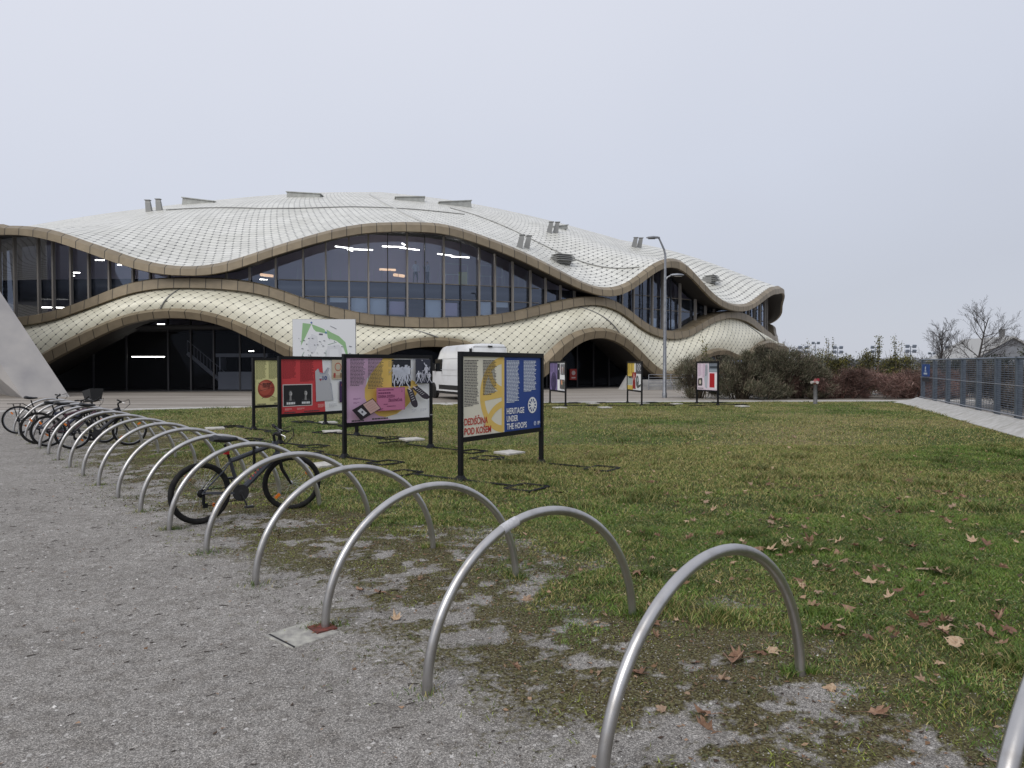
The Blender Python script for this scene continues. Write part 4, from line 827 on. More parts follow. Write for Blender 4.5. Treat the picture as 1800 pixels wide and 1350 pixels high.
def board(label,pl,pr,poster,name='display_board',scl=1):
    a=Vector(pl);b=Vector(pr); d=(b-a); ang=math.atan2(d.y,d.x); W=d.length if scl else BW
    r=thing(name,label,'display board',(a.x,a.y,gz(a.x,a.y)),ang,'exhibition boards standing on the lawn')
    for x in(0,W):
        k=MB(); k.box((x,0,BT/2),(.062,.062,BT)); p=k.build('post',M['black'],parent=r)
        g_=MB(); g_.loft([[Vector((x+i*wd,j*wd,z)) for i,j in((-1,-1),(1,-1),(1,1),(-1,1))] for z,wd in((0,.075),(.015,.075),(.09,.038))]); g_.build('post_base',M['black'],parent=p)
        for s in(-1,1):
            f=footm(s); f.v=[(q[0]+x,q[1],q[2]) for q in f.v]; f.build('outrigger',M['black'],parent=r)
    z0=BT-BH-.07
    MB().box((W/2,0,BT-.035),(W-.07,.062,.07)).build('top_rail',M['black'],parent=r); MB().box((W/2,0,z0),(W-.07,.062,.07)).build('bottom_rail',M['black'],parent=r)
    MB().box((W/2,.012,z0+.035+BH/2-.035),(W-.07,.012,BH-.0)).build('back_panel',M['black_plastic'],parent=r)
    w_=W-.07; P_=Poster(w_,BH-.035); poster(P_); m=P_.m; m.c=[tuple(min(.86,q*1.22) for q in c_) if c_ else c_ for c_ in m.c]; m.v=[(x+.035,y-.004,z+z0+.035) for x,y,z in m.v]; m.build('poster',m_print,parent=r)
    return r
cream=(.66,.62,.50); yel_=(.66,.45,.12); blue=(.022,.055,.22); redt=(.42,.03,.02); ink=(.05,.045,.05); wht=(.72,.72,.73)
def post1(p):
    p.rect(0,0,.5,1,cream); p.rect(.5,0,1,1,blue)
    # half basketball on the left half, cut by the fold at u=.5
    def clipx(pts): return [(min(u,.497),v) for u,v in pts]
    cu,cv,rr=.49,.50,.545
    def hring(cu,cv,ru,rv,t,a0,a1,n=26):
        p.lay(); vs=[]
        for k in range(n+1):
            a=a0+(a1-a0)*k/n
            for f in(0,1): u=cu+(ru-f*t)*math.cos(a); v=cv+(rv-f*t*1.75)*math.sin(a); vs.append(p.P(min(u,.498),v))
        p.m.add(vs,[(2*k+1,2*k,2*k+2,2*k+3) for k in range(n)],col=yel_)
    hring(.49,.50,.29,.50,.052,math.pi*.5,math.pi*1.5)
    p.rect(.465,.02,.498,.98,yel_)
    p.poly([(.215,.50),(.49,.43),(.49,.53),(.215,.575)],yel_)
    hring(.52,.18,.22,.30,.045,math.pi*.5,math.pi*.98); hring(.54,.93,.28,.36,.05,math.pi*1.02,math.pi*1.5)
    p.lines(.02,.045,.185,.63,30,ink,1); p.lines(.235,.045,.40,.50,24,ink,2); p.lines(.525,.045,.70,.62,31,(.62,.66,.78),3,.55); p.lines(.755,.045,.935,.48,22,(.62,.66,.78),4,.55)
    p.text('DEDI\u0160\u010cINA',.02,.855,.085,redt,wid=.27,bold=.016); p.text('POD KO\u0160EM',.02,.975,.085,redt,wid=.31,bold=.016)
    p.text('HERITAGE',.525,.765,.078,wht,wid=.235,bold=.020); p.text('UNDER',.525,.868,.078,wht,wid=.15,bold=.020); p.text('THE HOOPS',.525,.972,.078,wht,wid=.27,bold=.020)
    U,Vv,r_=.875,.67,.135
    p.arc(U,Vv,r_*.80,r_,0,2*math.pi,wht,40)
    for k in range(5):
        a=math.pi*k/5+.3; p.line((U-r_*.9*math.cos(a)/p.W,Vv-r_*.9*math.sin(a)/p.H),(U+r_*.9*math.cos(a)/p.W,Vv+r_*.9*math.sin(a)/p.H),.024,wht)
    p.arc(.91,.93,.026,.036,0,6.283,(.5,.56,.7),20); p.lines(.899,.905,.92,.955,4,(.5,.56,.7),7); p.lines(.945,.905,.985,.96,3,wht,8,.6)
lil=(.55,.36,.50); tick=(.46,.16,.27)
def figure(p,u,v,h,c,r=None):
    """a pale player in a photograph: head, trunk, two arms, two legs as flat shapes"""
    r=r or random; w_=h*.28; p.ell(u,v,h*.075*p.H,c,10); p.poly([(u-w_*.30,v+h*.08),(u+w_*.30,v+h*.08),(u+w_*.22,v+h*.48),(u-w_*.22,v+h*.48)],c)
    for s in(-1,1):
        k=(u+s*w_*r.uniform(.15,.55),v+h*.72); p.line((u+s*w_*.12,v+h*.46),k,h*.085*p.H,c); p.line(k,(u+s*w_*r.uniform(.2,.8),v+h*.98),h*.06*p.H,c)
        e_=(u+s*w_*r.uniform(.4,.7),v+h*r.uniform(.1,.32)); p.line((u+s*w_*.25,v+h*.12),e_,h*.055*p.H,c); p.line(e_,(e_[0]+s*w_*r.uniform(-.3,.4),e_[1]+h*r.uniform(-.28,.2)),h*.045*p.H,c)
def post2(p):
    p.rect(0,0,1,1,wht)
    p.poly([(0,0),(.50,0),(.40,.06),(.33,.16),(.23,.33),(.21,.5),(.22,.66),(.30,.84),(.40,.93),(.52,1),(0,1)],lil)
    p.poly([(.42,.0),(.52,0),(.56,.02),(.62,.25),(.80,.38),(.85,.46),(.83,.60),(.70,.80),(.58,.91),(.44,.95),(.36,.92),(.26,.80),(.205,.62),(.205,.48),(.28,.24)],yel_)
    rr=random.Random(4)
    p.rect(.52,.02,.757,.46,(.02,.022,.03)); 
    for k in range(9): figure(p,.555+.020*k+rr.uniform(-.01,.01),.12+.05*rr.random(),.24+.1*rr.random(),(.52,.54,.60),rr)
    p.rect(.79,.01,.985,.42,(.035,.037,.055)); figure(p,.83,.22,.2,(.55,.56,.62),rr); figure(p,.875,.24,.16,(.4,.4,.45),rr); figure(p,.925,.12,.26,(.5,.5,.56),rr); figure(p,.96,.24,.18,(.5,.5,.55),rr); figure(p,.90,.25,.15,(.3,.3,.35),rr)
    p.line((.915,.14),(.885,.07),.02,(.5,.5,.56)); p.ell(.86,.03,.014,(.5,.5,.55),10)
    p.lines(.01,.02,.175,.44,20,ink,11); p.lines(.205,.02,.385,.49,22,ink,12); p.lines(.44,.05,.50,.14,6,(.35,.25,.10),13); p.lines(.44,.18,.50,.28,6,(.35,.25,.10),14)
    p.rect(.30,.47,.64,.84,tick); tk=(.16,.035,.10)
    p.lines(.32,.50,.62,.535,1,tk,15,.5); p.lines(.32,.545,.56,.575,1,tk,16,.8); p.rect(.585,.50,.612,.545,tick); p.text('2',.595,.545,.035,tk,xs=.8)
    p.text('CRVENA ZVEZDA',.315,.63,.042,tk,wid=.20,bold=.02); p.text('\u017dELEZNI\u010cAR',.435,.695,.042,tk,wid=.17,bold=.02)
    p.lines(.38,.73,.46,.75,1,tk,17,.5); p.lines(.42,.765,.59,.785,1,tk,18,.5); p.lines(.32,.80,.38,.83,2,tk,19,.5)
    for u_ in(.305,.635): p.line((u_,.475),(u_,.835),.004,tk)
    for v_ in(.475,.835): p.line((.305,v_),(.635,v_),.004,tk)
    # membership booklet, tilted
    def tlt(a,b): return (.175+a*.10-b*.055*-1*0+b*.030,.80-a*.105*1.0+b*.085)
    q=lambda a,b:(.185+a*.115+b*.048,.80-a*.085+b*.085)
    p.poly([q(-1,-1),q(1,-1),q(1,1),q(-1,1)],(.02,.015,.02)); p.poly([q(0,-.9),q(.95,-.9),q(.95,.9),q(0,.9)],(.50,.33,.30)); p.poly([q(-.7,-.5),q(-.3,-.6),q(-.2,.5),q(-.6,.6)],(.5,.5,.53)); p.ell(q(-.45,0)[0],q(-.45,0)[1],.022,(.08,.08,.10),12)
    for k in range(4): a_,b_=q(.12,-.55+.35*k),q(.8,-.55+.35*k); p.line(a_,b_,.004,(.35,.12,.12))
    # basketball boots
    bc=(.035,.028,.038)
    for (u,v,dx,dy) in((.69,.50,.075,.30),(.75,.47,.17,.20)):
        L=[];Rr_=[]
        for f,wd in((0,.044),(.25,.046),(.5,.046),(.8,.052),(.95,.042),(1.04,.018)): L.append((u+dx*f-wd*.8,v+dy*f+wd*dx/dy*.5)); Rr_.append((u+dx*f+wd*.8,v+dy*f-wd*dx/dy*.5))
        p.poly(L+Rr_[::-1],bc)
        for f in(.15,.27,.39,.51,.63): p.line((u+dx*f-.016,v+dy*f+.012),(u+dx*f+.018,v+dy*f-.01),.008,(.6,.6,.6))
        p.line((u-.018,v-.005),(u+.02,v+.03),.022,(.6,.52,.52))
    p.lines(.71,.84,.78,.90,3,(.45,.45,.48),20); p.lines(.82,.84,.91,.89,3,(.45,.45,.48),21); p.lines(.79,.44,.85,.47,2,(.45,.45,.48),22); p.lines(.88,.43,.94,.46,2,(.45,.45,.48),23)
    p.lines(.03,.62,.12,.65,2,(.25,.12,.22),24); p.lines(.03,.68,.10,.71,2,(.25,.12,.22),25)
    p.lines(.01,.955,.145,.985,1,ink,26,.8,1); p.lines(.235,.945,.42,.975,1,ink,27,.8,1); p.lines(.95,.945,.985,.97,1,(.4,.4,.4),28,.6,1)
def post3(p):
    red=(.50,.05,.055); p.rect(0,0,1,1,wht); p.poly([(0,0),(.53,0),(.55,.5),(.57,1),(0,1)],red)
    p.lines(.02,.02,.19,.36,20,(.16,.015,.02),31,.5); p.lines(.24,.02,.42,.42,22,(.16,.015,.02),32,.5)
    p.rect(.02,.46,.395,.87,(.55,.50,.48)); p.rect(.03,.475,.385,.855,(.018,.018,.02))
    for u in(.115,.305):
        p.poly([(u-.045,.74),(u+.05,.74),(u+.07,.85),(u-.07,.85)],(.035,.035,.038)); p.poly([(u-.010,.66),(u+.010,.66),(u+.014,.76),(u-.014,.76)],(.22,.215,.21)); p.ell(u,.615,.046,(.05,.05,.05),16,1.35); p.ell(u+.001,.635,.040,(.42,.41,.40),16,1.3); p.poly([(u-.018,.60),(u-.002,.60),(u-.003,.69),(u-.014,.67)],(.20,.195,.19)); p.rect(u-.012,.618,u+.012,.625,(.10,.10,.10)); p.rect(u-.006,.665,u+.007,.671,(.14,.13,.13))
        p.lines(u-.05,.79,u+.055,.835,1,(.6,.6,.6),int(u*99),.9,1)
    js=(.42,.42,.44)
    p.poly([(.43,.22),(.47,.17),(.485,.24),(.53,.26),(.575,.20),(.60,.15),(.625,.16),(.60,.26),(.61,.34),(.635,.38),(.64,.60),(.665,.79),(.44,.80),(.435,.42),(.43,.30)],js)
    p.line((.47,.17),(.50,.27),.010,(.20,.23,.34)); p.line((.50,.27),(.56,.27),.010,(.20,.23,.34)); p.line((.56,.27),(.60,.15),.010,(.20,.23,.34)); p.line((.605,.27),(.63,.36),.008,(.20,.23,.34)); p.line((.64,.45),(.668,.79),.012,(.16,.18,.26))
    p.text('10',.527,.39,.075,(.03,.06,.20),wid=.06,bold=.03); p.rect(.485,.345,.513,.36,(.6,.6,.6)); p.rect(.485,.36,.513,.372,(.04,.08,.3)); p.rect(.485,.372,.513,.386,(.45,.04,.05)); p.poly([(.49,.386),(.508,.386),(.499,.41)],(.35,.05,.06))
    p.rect(.655,0,.99,.38,(.50,.43,.32)); p.rect(.665,.30,.985,.36,(.40,.30,.20))
    for (u,v,c) in((.74,.14,(.40,.10,.06)),(.92,.13,(.07,.08,.07)),(.83,.22,(.06,.15,.16)),):
        p.arc(u,v,.078,.098,0,6.283,c,28); p.ell(u,v,.06,(.46,.42,.33),20)
    for u,c in((.69,(.35,.06,.05)),(.78,(.20,.14,.08)),(.87,(.08,.08,.08)),(.95,(.35,.16,.04))): p.poly([(u-.014,.26),(u+.014,.26),(u+.01,.35),(u-.01,.35)],c)
    p.rect(.755,.42,.99,.84,(.045,.02,.075)); rr=random.Random(9); 
    p.ell(.82,.50,.075,(.42,.10,.04),20); figure(p,.90,.47,.30,(.50,.42,.30),rr); figure(p,.97,.50,.32,(.42,.36,.10),rr); p.ell(.955,.80,.035,(.60,.60,.66),14); p.line((.79,.78),(.83,.68),.015,(.5,.5,.55)); p.line((.83,.68),(.86,.76),.012,(.5,.5,.55))
    p.lines(.60,.85,.72,.93,5,(.45,.45,.47),35); p.lines(.79,.88,.92,.92,3,(.45,.45,.47),36); p.lines(.45,.85,.55,.92,5,(.65,.35,.33),37); p.lines(.03,.90,.12,.94,3,(.65,.35,.33),38); p.lines(.18,.90,.28,.94,3,(.65,.35,.33),39)
    p.lines(.02,.965,.16,.99,1,ink,40,.8,1); p.lines(.27,.96,.47,.985,1,ink,41,.8,1)
def post4(p):
    ol=(.55,.52,.25); p.rect(0,0,1,1,wht); p.rect(0,0,.60,1,ol); p.lines(.02,.02,.16,.43,18,(.12,.12,.05),51); p.lines(.19,.02,.33,.42,18,(.12,.12,.05),52); p.lines(.36,.02,.55,.5,20,(.12,.12,.05),53)
    u,v,r=.155,.64,.245; p.ell(u,v,r,(.26,.045,.03),36); p.ell(u-.02,v-.03,r*.8,(.34,.07,.045),30); p.ell(u-.03,v-.06,r*.5,(.42,.11,.075),24); dk=(.05,.02,.02)
    p.line((u-r*.97/p.W,v+.05),(u+r*.97/p.W,v-.04),.010,dk); p.arc(u-.02,v-.30,r*1.05,r*1.10,.6,2.35,dk,16); p.arc(u+.03,v+.42,r*1.25,r*1.30,-2.25,-.95,dk,16)
    p.lines(u-.05,v-.13,u+.06,v-.08,1,dk,54,.9,1); p.lines(u-.05,v-.11,u+.05,v+.16,1,(.15,.04,.03),55,.3,1)
    p.lines(.20,.84,.32,.92,5,(.35,.33,.15),56); p.lines(.03,.97,.15,.99,1,ink,57,.8,1); p.lines(.26,.96,.4,.985,1,ink,58,.8,1)
    p.rect(.66,.1,.94,.5,(.03,.03,.04)); p.rect(.68,.58,.93,.9,(.30,.12,.08))
def post5(p):
    p.rect(0,0,1,1,wht); p.rect(0,0,.50,1,(.17,.13,.27)); p.lines(.05,.03,.22,.35,16,(.08,.06,.13),61); p.lines(.27,.03,.45,.45,18,(.08,.06,.13),62)
    p.ell(.25,.70,.42,(.035,.025,.07),26); 
    for k in range(7): p.arc(.25,.70,.06+.05*k,.075+.05*k,.6*k,.6*k+2.6,(.12,.09,.20),14)
    p.rect(.50,.03,.66,.60,(.02,.02,.03)); p.rect(.56,.18,.61,.25,(.6,.6,.65)); p.rect(.71,.05,.97,.43,(.16,.16,.17)); rr=random.Random(3)
    for k in range(3): figure(p,.76+.08*k,.15,.26,((.25,.08,.06),(.5,.5,.52),(.30,.20,.16))[k],rr)
    p.rect(.70,.60,.97,.93,(.10,.09,.09)); p.ell(.82,.70,.10,(.55,.25,.14),16); p.line((.84,.8),(.93,.66),.04,(.5,.35,.2)); figure(p,.90,.66,.26,(.04,.12,.08),rr)
def post6(p):
    p.rect(0,0,1,1,wht); p.rect(0,0,.50,.50,(.58,.42,.08)); p.rect(0,.84,.40,1,(.58,.42,.08)); p.lines(.04,.04,.18,.45,14,(.30,.20,.03),71); p.lines(.24,.04,.38,.4,14,(.30,.20,.03),72)
    p.rect(.60,.0,.98,.40,(.08,.08,.09)); rr=random.Random(6)
    for k in range(4): p.arc(.72+.07*k,.14+.05*(k%2),.10,.13,0,6.28,(.5,.5,.52),14)
    p.rect(.02,.50,.36,.82,(.34,.38,.34)); p.poly([(.05,.50),(.34,.50),(.30,.58),(.10,.56)],(.04,.04,.04))
    rd=(.25,.015,.015); p.poly([(.36,.36),(.44,.33),(.50,.37),(.57,.33),(.64,.37),(.62,.52),(.57,.56),(.60,.96),(.38,.96),(.40,.60),(.33,.50)],rd); p.poly([(.46,.40),(.50,.38),(.53,.52),(.49,.66),(.45,.6)],(.55,.35,.32))
    p.ell(.72,.68,.22,(.10,.11,.11),18,1.2); p.ell(.74,.62,.09,(.4,.4,.42),12); p.poly([(.70,.85),(.97,.76),(.95,.84),(.74,.93)],(.08,.08,.08))
def post7(p):
    p.rect(0,0,1,1,(.66,.56,.62)); p.lines(.04,.04,.22,.5,20,(.42,.28,.38),81); p.lines(.26,.04,.42,.55,20,(.42,.28,.38),82); p.rect(.58,0,1,.34,(.16,.18,.21)); p.rect(.62,.12,.98,.20,(.04,.05,.06)); p.rect(.60,.24,1,.33,(.26,.30,.33))
    p.rect(.62,.38,.86,.90,(.42,.02,.025)); p.lines(.64,.42,.84,.88,12,(.25,.01,.015),83,.4); p.poly([(.06,.58),(.24,.56),(.26,.60),(.26,.82),(.22,.85),(.06,.85),(.04,.80),(.04,.62)],(.06,.055,.055)); p.ell(.15,.71,.08,(.55,.50,.42),14,1.3)
    p.poly([(.42,.05),(.52,.02),(.54,.5),(.50,.95),(.40,.9),(.36,.6)],(.40,.42,.46)); p.lines(.40,.1,.52,.5,9,(.12,.12,.14),84,.5); p.rect(.88,.40,.98,.95,wht); p.lines(.04,.93,.32,.97,1,ink,85,.6,1)
board('black framed board with DEDI\u0160\u010cINA POD KO\u0160EM and HERITAGE UNDER THE HOOPS lettering',(-.75,10.35),(.5,12.14),post1)
board('black framed board with pink ticket, yellow disc and old basketball boots',(-3.04,12.88),(-1.66,14.47),post2)
board('black framed board with a red left half and a white number 10 jersey',(-5.01,15.31),(-3.73,17.04),post3)
board('black framed olive board with a basketball, leftmost of the boards',(-6.8,18.69),(-5.35,20.35),post4)
board('distant black framed board with a purple left half before the dark archway',(1.71,31.93),(2.24,29.7),post5)
board('distant black framed board with yellow corner and red figure beside the lamp post',(5.27,32.42),(5.5,30.12),post6)
board('distant black framed pink board in front of the large green shrub',(8.31,31.93),(8.81,30.4),post7)

# map panel
r=thing('map_sign','tall white site map panel with green strips rising behind the red board','map sign',(-7.8,29.6,.02),.0)
def mapp(p):
    p.rect(0,0,1,1,(.66,.67,.70)); gn=(.25,.42,.22); gy=(.50,.51,.55); dk=(.12,.13,.16)
    p.poly([(.16,.06),(.30,.08),(.20,.30),(.13,.44)],gn); p.poly([(.30,.08),(.38,.11),(.50,.16),(.55,.24),(.37,.20),(.33,.16)],gn); p.poly([(.54,.17),(.62,.22),(.74,.28),(.84,.38),(.88,.58),(.91,.76),(.87,.66),(.80,.44),(.70,.36),(.56,.31)],gn); p.poly([(.84,.68),(.88,.74),(.90,.92),(.83,.86)],gn)
    p.poly([(.30,.24),(.39,.28),(.40,.42),(.34,.56),(.26,.52),(.24,.40)],(.58,.59,.63)); p.poly([(.56,.44),(.74,.42),(.78,.50),(.78,.86),(.72,.92),(.57,.92),(.53,.84),(.53,.54)],(.56,.57,.61)); p.poly([(.59,.50),(.72,.49),(.73,.54),(.73,.82),(.70,.85),(.60,.85),(.58,.80)],(.62,.63,.67))
    for a,b in(((.53,.52),(.52,.88)),((.52,.88),(.60,.96)),((.56,.42),(.70,.38)),((.18,.54),(.14,.62)),((.14,.62),(.20,.70)),((.20,.70),(.30,.68)),((.30,.68),(.28,.58)),((.80,.58),(.88,.58)),((.60,.11),(.70,.16))): p.line(a,b,.02,(.20,.30,.24) if a[0]<.5 or a[1]>.4 else dk)
    p.rect(.42,.235,.48,.26,dk); p.ell(.30,.055,.04,(.10,.16,.34),12); p.ell(.53,.22,.045,(.10,.22,.34),12)
    rr=random.Random(8)
    for _ in range(60):
        u,v=rr.uniform(.04,.92),rr.uniform(.3,1.0)
        if .55<u<.76 and .46<v<.88: continue
        p.rect(u,v,u+rr.uniform(.008,.03),v+.011,dk)
    p.rect(.23,.93,.27,.965,dk)
P_=Poster(2.6,2.5); mapp(P_); m=P_.m; m.v=[(x-1.3,y-.045,z+1.12) for x,y,z in m.v]; m.build('map_face',m_print,parent=r)
MB().box((0,0,2.37),(2.62,.08,2.52)).build('panel',M['lamp_grey'],parent=r)
for x in(-1,1): MB().box((x,.08,1.75),(.09,.09,3.5)).build('leg',M['lamp_grey'],parent=r)

# ballast slabs
slots=[((-2.26,16.01),.3,'white concrete slab on the grass behind the board with the pink ticket'),((-.05,13.5),.5,'white concrete slab on the grass behind the large front board'),((-5.36,20.7),.2,'white concrete slab seen below the red board, the farther one'),((-4.52,17.9),.2,'white concrete slab seen below the red board, the nearer one'),((-7.87,18.8),.2,'white concrete slab left of the olive board'),((-6.4,16.0),.5,'white concrete slab behind the saddle of the lone grey bicycle'),((-3.16,11.87),.6,'white concrete slab behind the front wheel of the lone grey bicycle'),((1.9,28.3),.2,'pale slab on the grass in front of the purple board'),((3.58,31.5),.2,'pale slab on the grass right of the purple board, the farther one'),((3.7,28.3),.1,'pale slab on the grass right of the purple board, the nearest one'),((7.2,31.2),.2,'pale slab on the grass between lamp post and pink board'),((9.5,29.3),.2,'pale slab on the grass in front of the pink board'),((5.84,31.7),.1,'pale slab on the grass behind the board with the yellow corner'),((-2.8,30.6),.1,'pale slab on the grass beside the van rear wheel')]
s0=None
for (x,y),a,lab in slots:
    if s0 is None: o=MB().box((0,0,.022),(.46,.40,.04)).build('concrete_slab',noisy(mat('slab_white',(.56,.54,.50),.85),9,(.40,.385,.35),bump=.3),bevel=.006); s0=o
    else: o=s0.copy(); COL.objects.link(o)
    o.location=(x,y,gz(x,y)+.012); o.rotation_euler=(.02,0,a+.3); tag(o,lab,'slab','concrete slabs lying on the lawn')

# ================================================================ VAN
va=math.radians(26.5); r=thing('van','white high-roofed delivery van parked rear-on behind the boards','van',(-1.05,33.45,.02),va)   # local +y forward
r.location=(-1.95+1.02*math.cos(va),33.0+1.02*math.sin(va),.022)
secs=[]
def vsec(y,hw,zr,z0=.42,tap=.86):
    pts=[]
    for x,z in((-1,z0),(-1,.95),(-1,1.35),(-.985,1.75),(-(tap+.07),2.25/2.74*zr),(-tap,zr-.16),(-tap+.10,zr-.03),(-.4,zr),(.4,zr),(tap-.10,zr-.03),(tap,zr-.16),(tap+.07,2.25/2.74*zr),(.985,1.75),(1,1.35),(1,.95),(1,z0)): pts.append(Vector((x*hw,y,max(z0,z if z<=zr else zr-.02*(z>1.8)))))
    return pts
for y,hw,zr in((0,.96,2.64),(.03,1.0,2.70),(.15,1.02,2.74),(1.5,1.02,2.74),(3.6,1.02,2.72),(4.1,1.02,2.66),(4.35,1.01,2.52),(4.75,1.0,2.10),(5.1,.98,1.62),(5.2,.97,1.36),(5.6,.95,1.18),(5.85,.88,.95),(5.9,.80,.7)): secs.append(vsec(y,hw,zr))
bo=MB().loft(secs); bo=bo.build('body',M['white_paint'],parent=r,smooth=True)
for y0,nm in((.06,1),):
    pass
k=MB(); k.box((-1.022,2.5,.62),(.03,3.1,.22)); k.box((-1.018,.45,.62),(.03,.35,.22)); k.build('side_moulding',M['black_plastic'],parent=r)
k=MB(); k.box((0,2.6,.36),(1.9,5.0,.14)); k.build('underbody',M['black_plastic'],parent=r)
k=MB(); k.box((0,-.05,.52),(1.95,.14,.24)); k.build('rear_bumper',M['black_plastic'],parent=r,bevel=.02)
for x0,x1 in((-.90,-.008),(.008,.90)):
    d=MB(); cx_=(x0+x1)/2; d.loft([[Vector((cx_+i*(x1-x0)/2*tp,y,z)) for i,y in((-1,-.018+sh),(1,-.018+sh),(1,.02+sh),(-1,.02+sh))] for z,tp,sh in((.66,1,0),(1.8,1,0),(2.52,.93,.03))]); do=d.build('rear_door',M['white_paint'],parent=r)
    MB().box((cx_,-.022,1.75),(.6,.012,.55)).build('door_window',M['dark_glass'],parent=do)
    MB().box((x1-.1 if x0<0 else x0+.1,-.03,1.2),(.12,.03,.05)).build('handle',M['black_plastic'],parent=do)
k=MB()
for x in(-.93,.93): k.box((x,-.0,1.6),(.015,.02,1.9))
k.box((0,-.0,2.58),(1.75,.02,.015)); k.build('door_gap',M['black_plastic'],parent=r)
MB().box((0,-.02,2.60),(.22,.06,.07)).build('brake_light',M['black_plastic'],parent=r)
for s in(-1,1): MB().box((s*.975,-.0,1.1),(.10,.06,.5)).build('tail_light',M['red_plastic'],parent=r,bevel=.01); 
MB().box((-.955,.10,2.42),(.07,.12,.16)).build('marker_lamp',M['black_plastic'],parent=r)
k=MB()
for z,h in((2.05,.02),(1.22,.022),(1.5,.014)): k.box((-1.024+(.045 if z>2 else 0),2.0,z),(.012,3.6,h))
k.build('side_crease',mat('crease_grey',(.55,.55,.55),.4),parent=r)
MB().box((-1.018,4.1,1.72),(.02,.95,.62)).build('cab_window',M['dark_glass'],parent=r); MB().box((1.018,4.1,1.72),(.02,.95,.62)).build('cab_window',M['dark_glass'],parent=r)
k=MB(); k.box((-1.02,3.62,1.35),(.02,.03,.18)); k.build('door_handle',M['black_plastic'],parent=r)
k=MB(); k.loft([[Vector((x,4.72+dy*(1),z+dz)) for x,dy,dz in((-.9,0,0),(.9,0,0),(.8,-.40,.52),(-.8,-.40,.52))],[Vector((x,4.76+dy,z+.03+dz)) for x,dy,dz in((-.9,0,0),(.9,0,0),(.8,-.40,.52),(-.8,-.40,.52))]] if False else [[Vector((-.88,5.13,1.64)),Vector((.88,5.13,1.64)),Vector((.80,4.78,2.12)),Vector((-.80,4.78,2.12))],[Vector((-.88,5.16,1.66)),Vector((.88,5.16,1.66)),Vector((.80,4.81,2.14)),Vector((-.80,4.81,2.14))]]); k.build('windscreen',M['dark_glass'],parent=r)
for s in(-1,1):
    k=MB(); k.box((s*1.16,4.55,1.62),(.20,.10,.40)); k.tube([(s*1.0,4.55,1.5),(s*1.16,4.55,1.5)],.03,6); k.build('wing_mirror',M['black_plastic'],parent=r,bevel=.02)
for x in(-.93,.93):
    for y in(1.05,4.9):
        Mx=Matrix.Translation((x,y,.345))@Matrix.Rotation(math.pi/2,4,'Y'); s=-1 if x<0 else 1
        wo=MB().lathe([(.0,s*.085),(.10,s*.095),(.19,s*.075),(.205,s*.10),(.215,s*.10),(.215,-s*.08)],24,M4=Mx).build('wheel',mat('wheel_grey',(.28,.28,.29),.4,.5) if (x<0 and y<2) else bpy.data.materials['wheel_grey'],parent=r,smooth=True)
        MB().lathe([(.21,-.11),(.32,-.11),(.345,-.08),(.345,.08),(.32,.11),(.21,.11)],28,M4=Mx).build('tyre',M['rubber'],parent=wo,smooth=True)
        MB().lathe([(.40,-.09),(.425,-.05),(.425,.101),(.0,.101)] if s>0 else [(.0,-.101),(.425,-.101),(.425,.05),(.40,.09)],28,M4=Matrix.Translation((x*.985,y,.40))@Matrix.Rotation(math.pi/2,4,'Y')).build('wheel_arch',M['black_plastic'],parent=r)

# ================================================================ STREET LAMP
r=thing('street_lamp','tall grey street lamp with two heads at different heights before the arena','street lamp',(8.07,37.6,.02))
MB().lathe([(.13,0),(.13,.25),(.105,.3),(.085,3.5),(.06,7.55),(.055,7.6)],14).build('pole',M['lamp_grey'],parent=r,smooth=True)
k=MB(); k.tube([(0,0,7.5),(-.06,0,7.8),(-.32,-.05,8.35),(-.38,-.05,8.42)],[.055,.055,.045,.04],8); k.build('upper_arm',M['lamp_grey'],parent=r,smooth=True)
k=MB(); k.tube([(0,0,6.18),(.12,-.02,6.36),(.30,-.04,6.45)],[.05,.045,.04],8); k.build('lower_arm',M['lamp_grey'],parent=r,smooth=True)
def head(x0,dr,z):
    secs=[]
    for f,wd,h in((0,.05,.05),(.12,.10,.09),(.35,.15,.11),(.6,.13,.08),(.72,.05,.03)):
        secs.append([Vector((x0+dr*f,-.05+wd*math.cos(a),z+h*(.9*math.sin(a) if math.sin(a)>0 else .45*math.sin(a)))) for a in [2*math.pi*i/12 for i in range(12)]])
    o=MB().loft(secs).build('lamp_head',M['lamp_grey'],parent=r,smooth=True); MB().box((x0+dr*.42,-.05,z-.05),(.36,.2,.02)).build('lamp_lens',mat('lens_dark',(.10,.10,.11),.15),parent=o)
head(-.30,-1,8.42); head(.26,1,6.46)

# ================================================================ CONCRETE PYLON (left)
r=MB(); A=Vector((-24.2,38.9,0)); B=Vector((-25.8,37.5,0)); C=Vector((-33.5,45.5,0)); D=Vector((-30.5,47,0)); up=Vector((-8.4,.4,12.6))
r.loft([[A,B,C,D],[A+up,B+up,C+up+Vector((0,-6.5,0)),D+up+Vector((0,-5,0))]]); o=r.build('concrete_pylon',M['concrete']); tag(o,'huge leaning concrete pylon at the left edge of the plaza','pylon')
o.data.materials.clear(); mc=noisy(mat('cast_concrete',(.44,.42,.40),.9),.7,(.32,.31,.31),.3,.7,bump=.25,bscale=30); o.data.materials.append(mc)

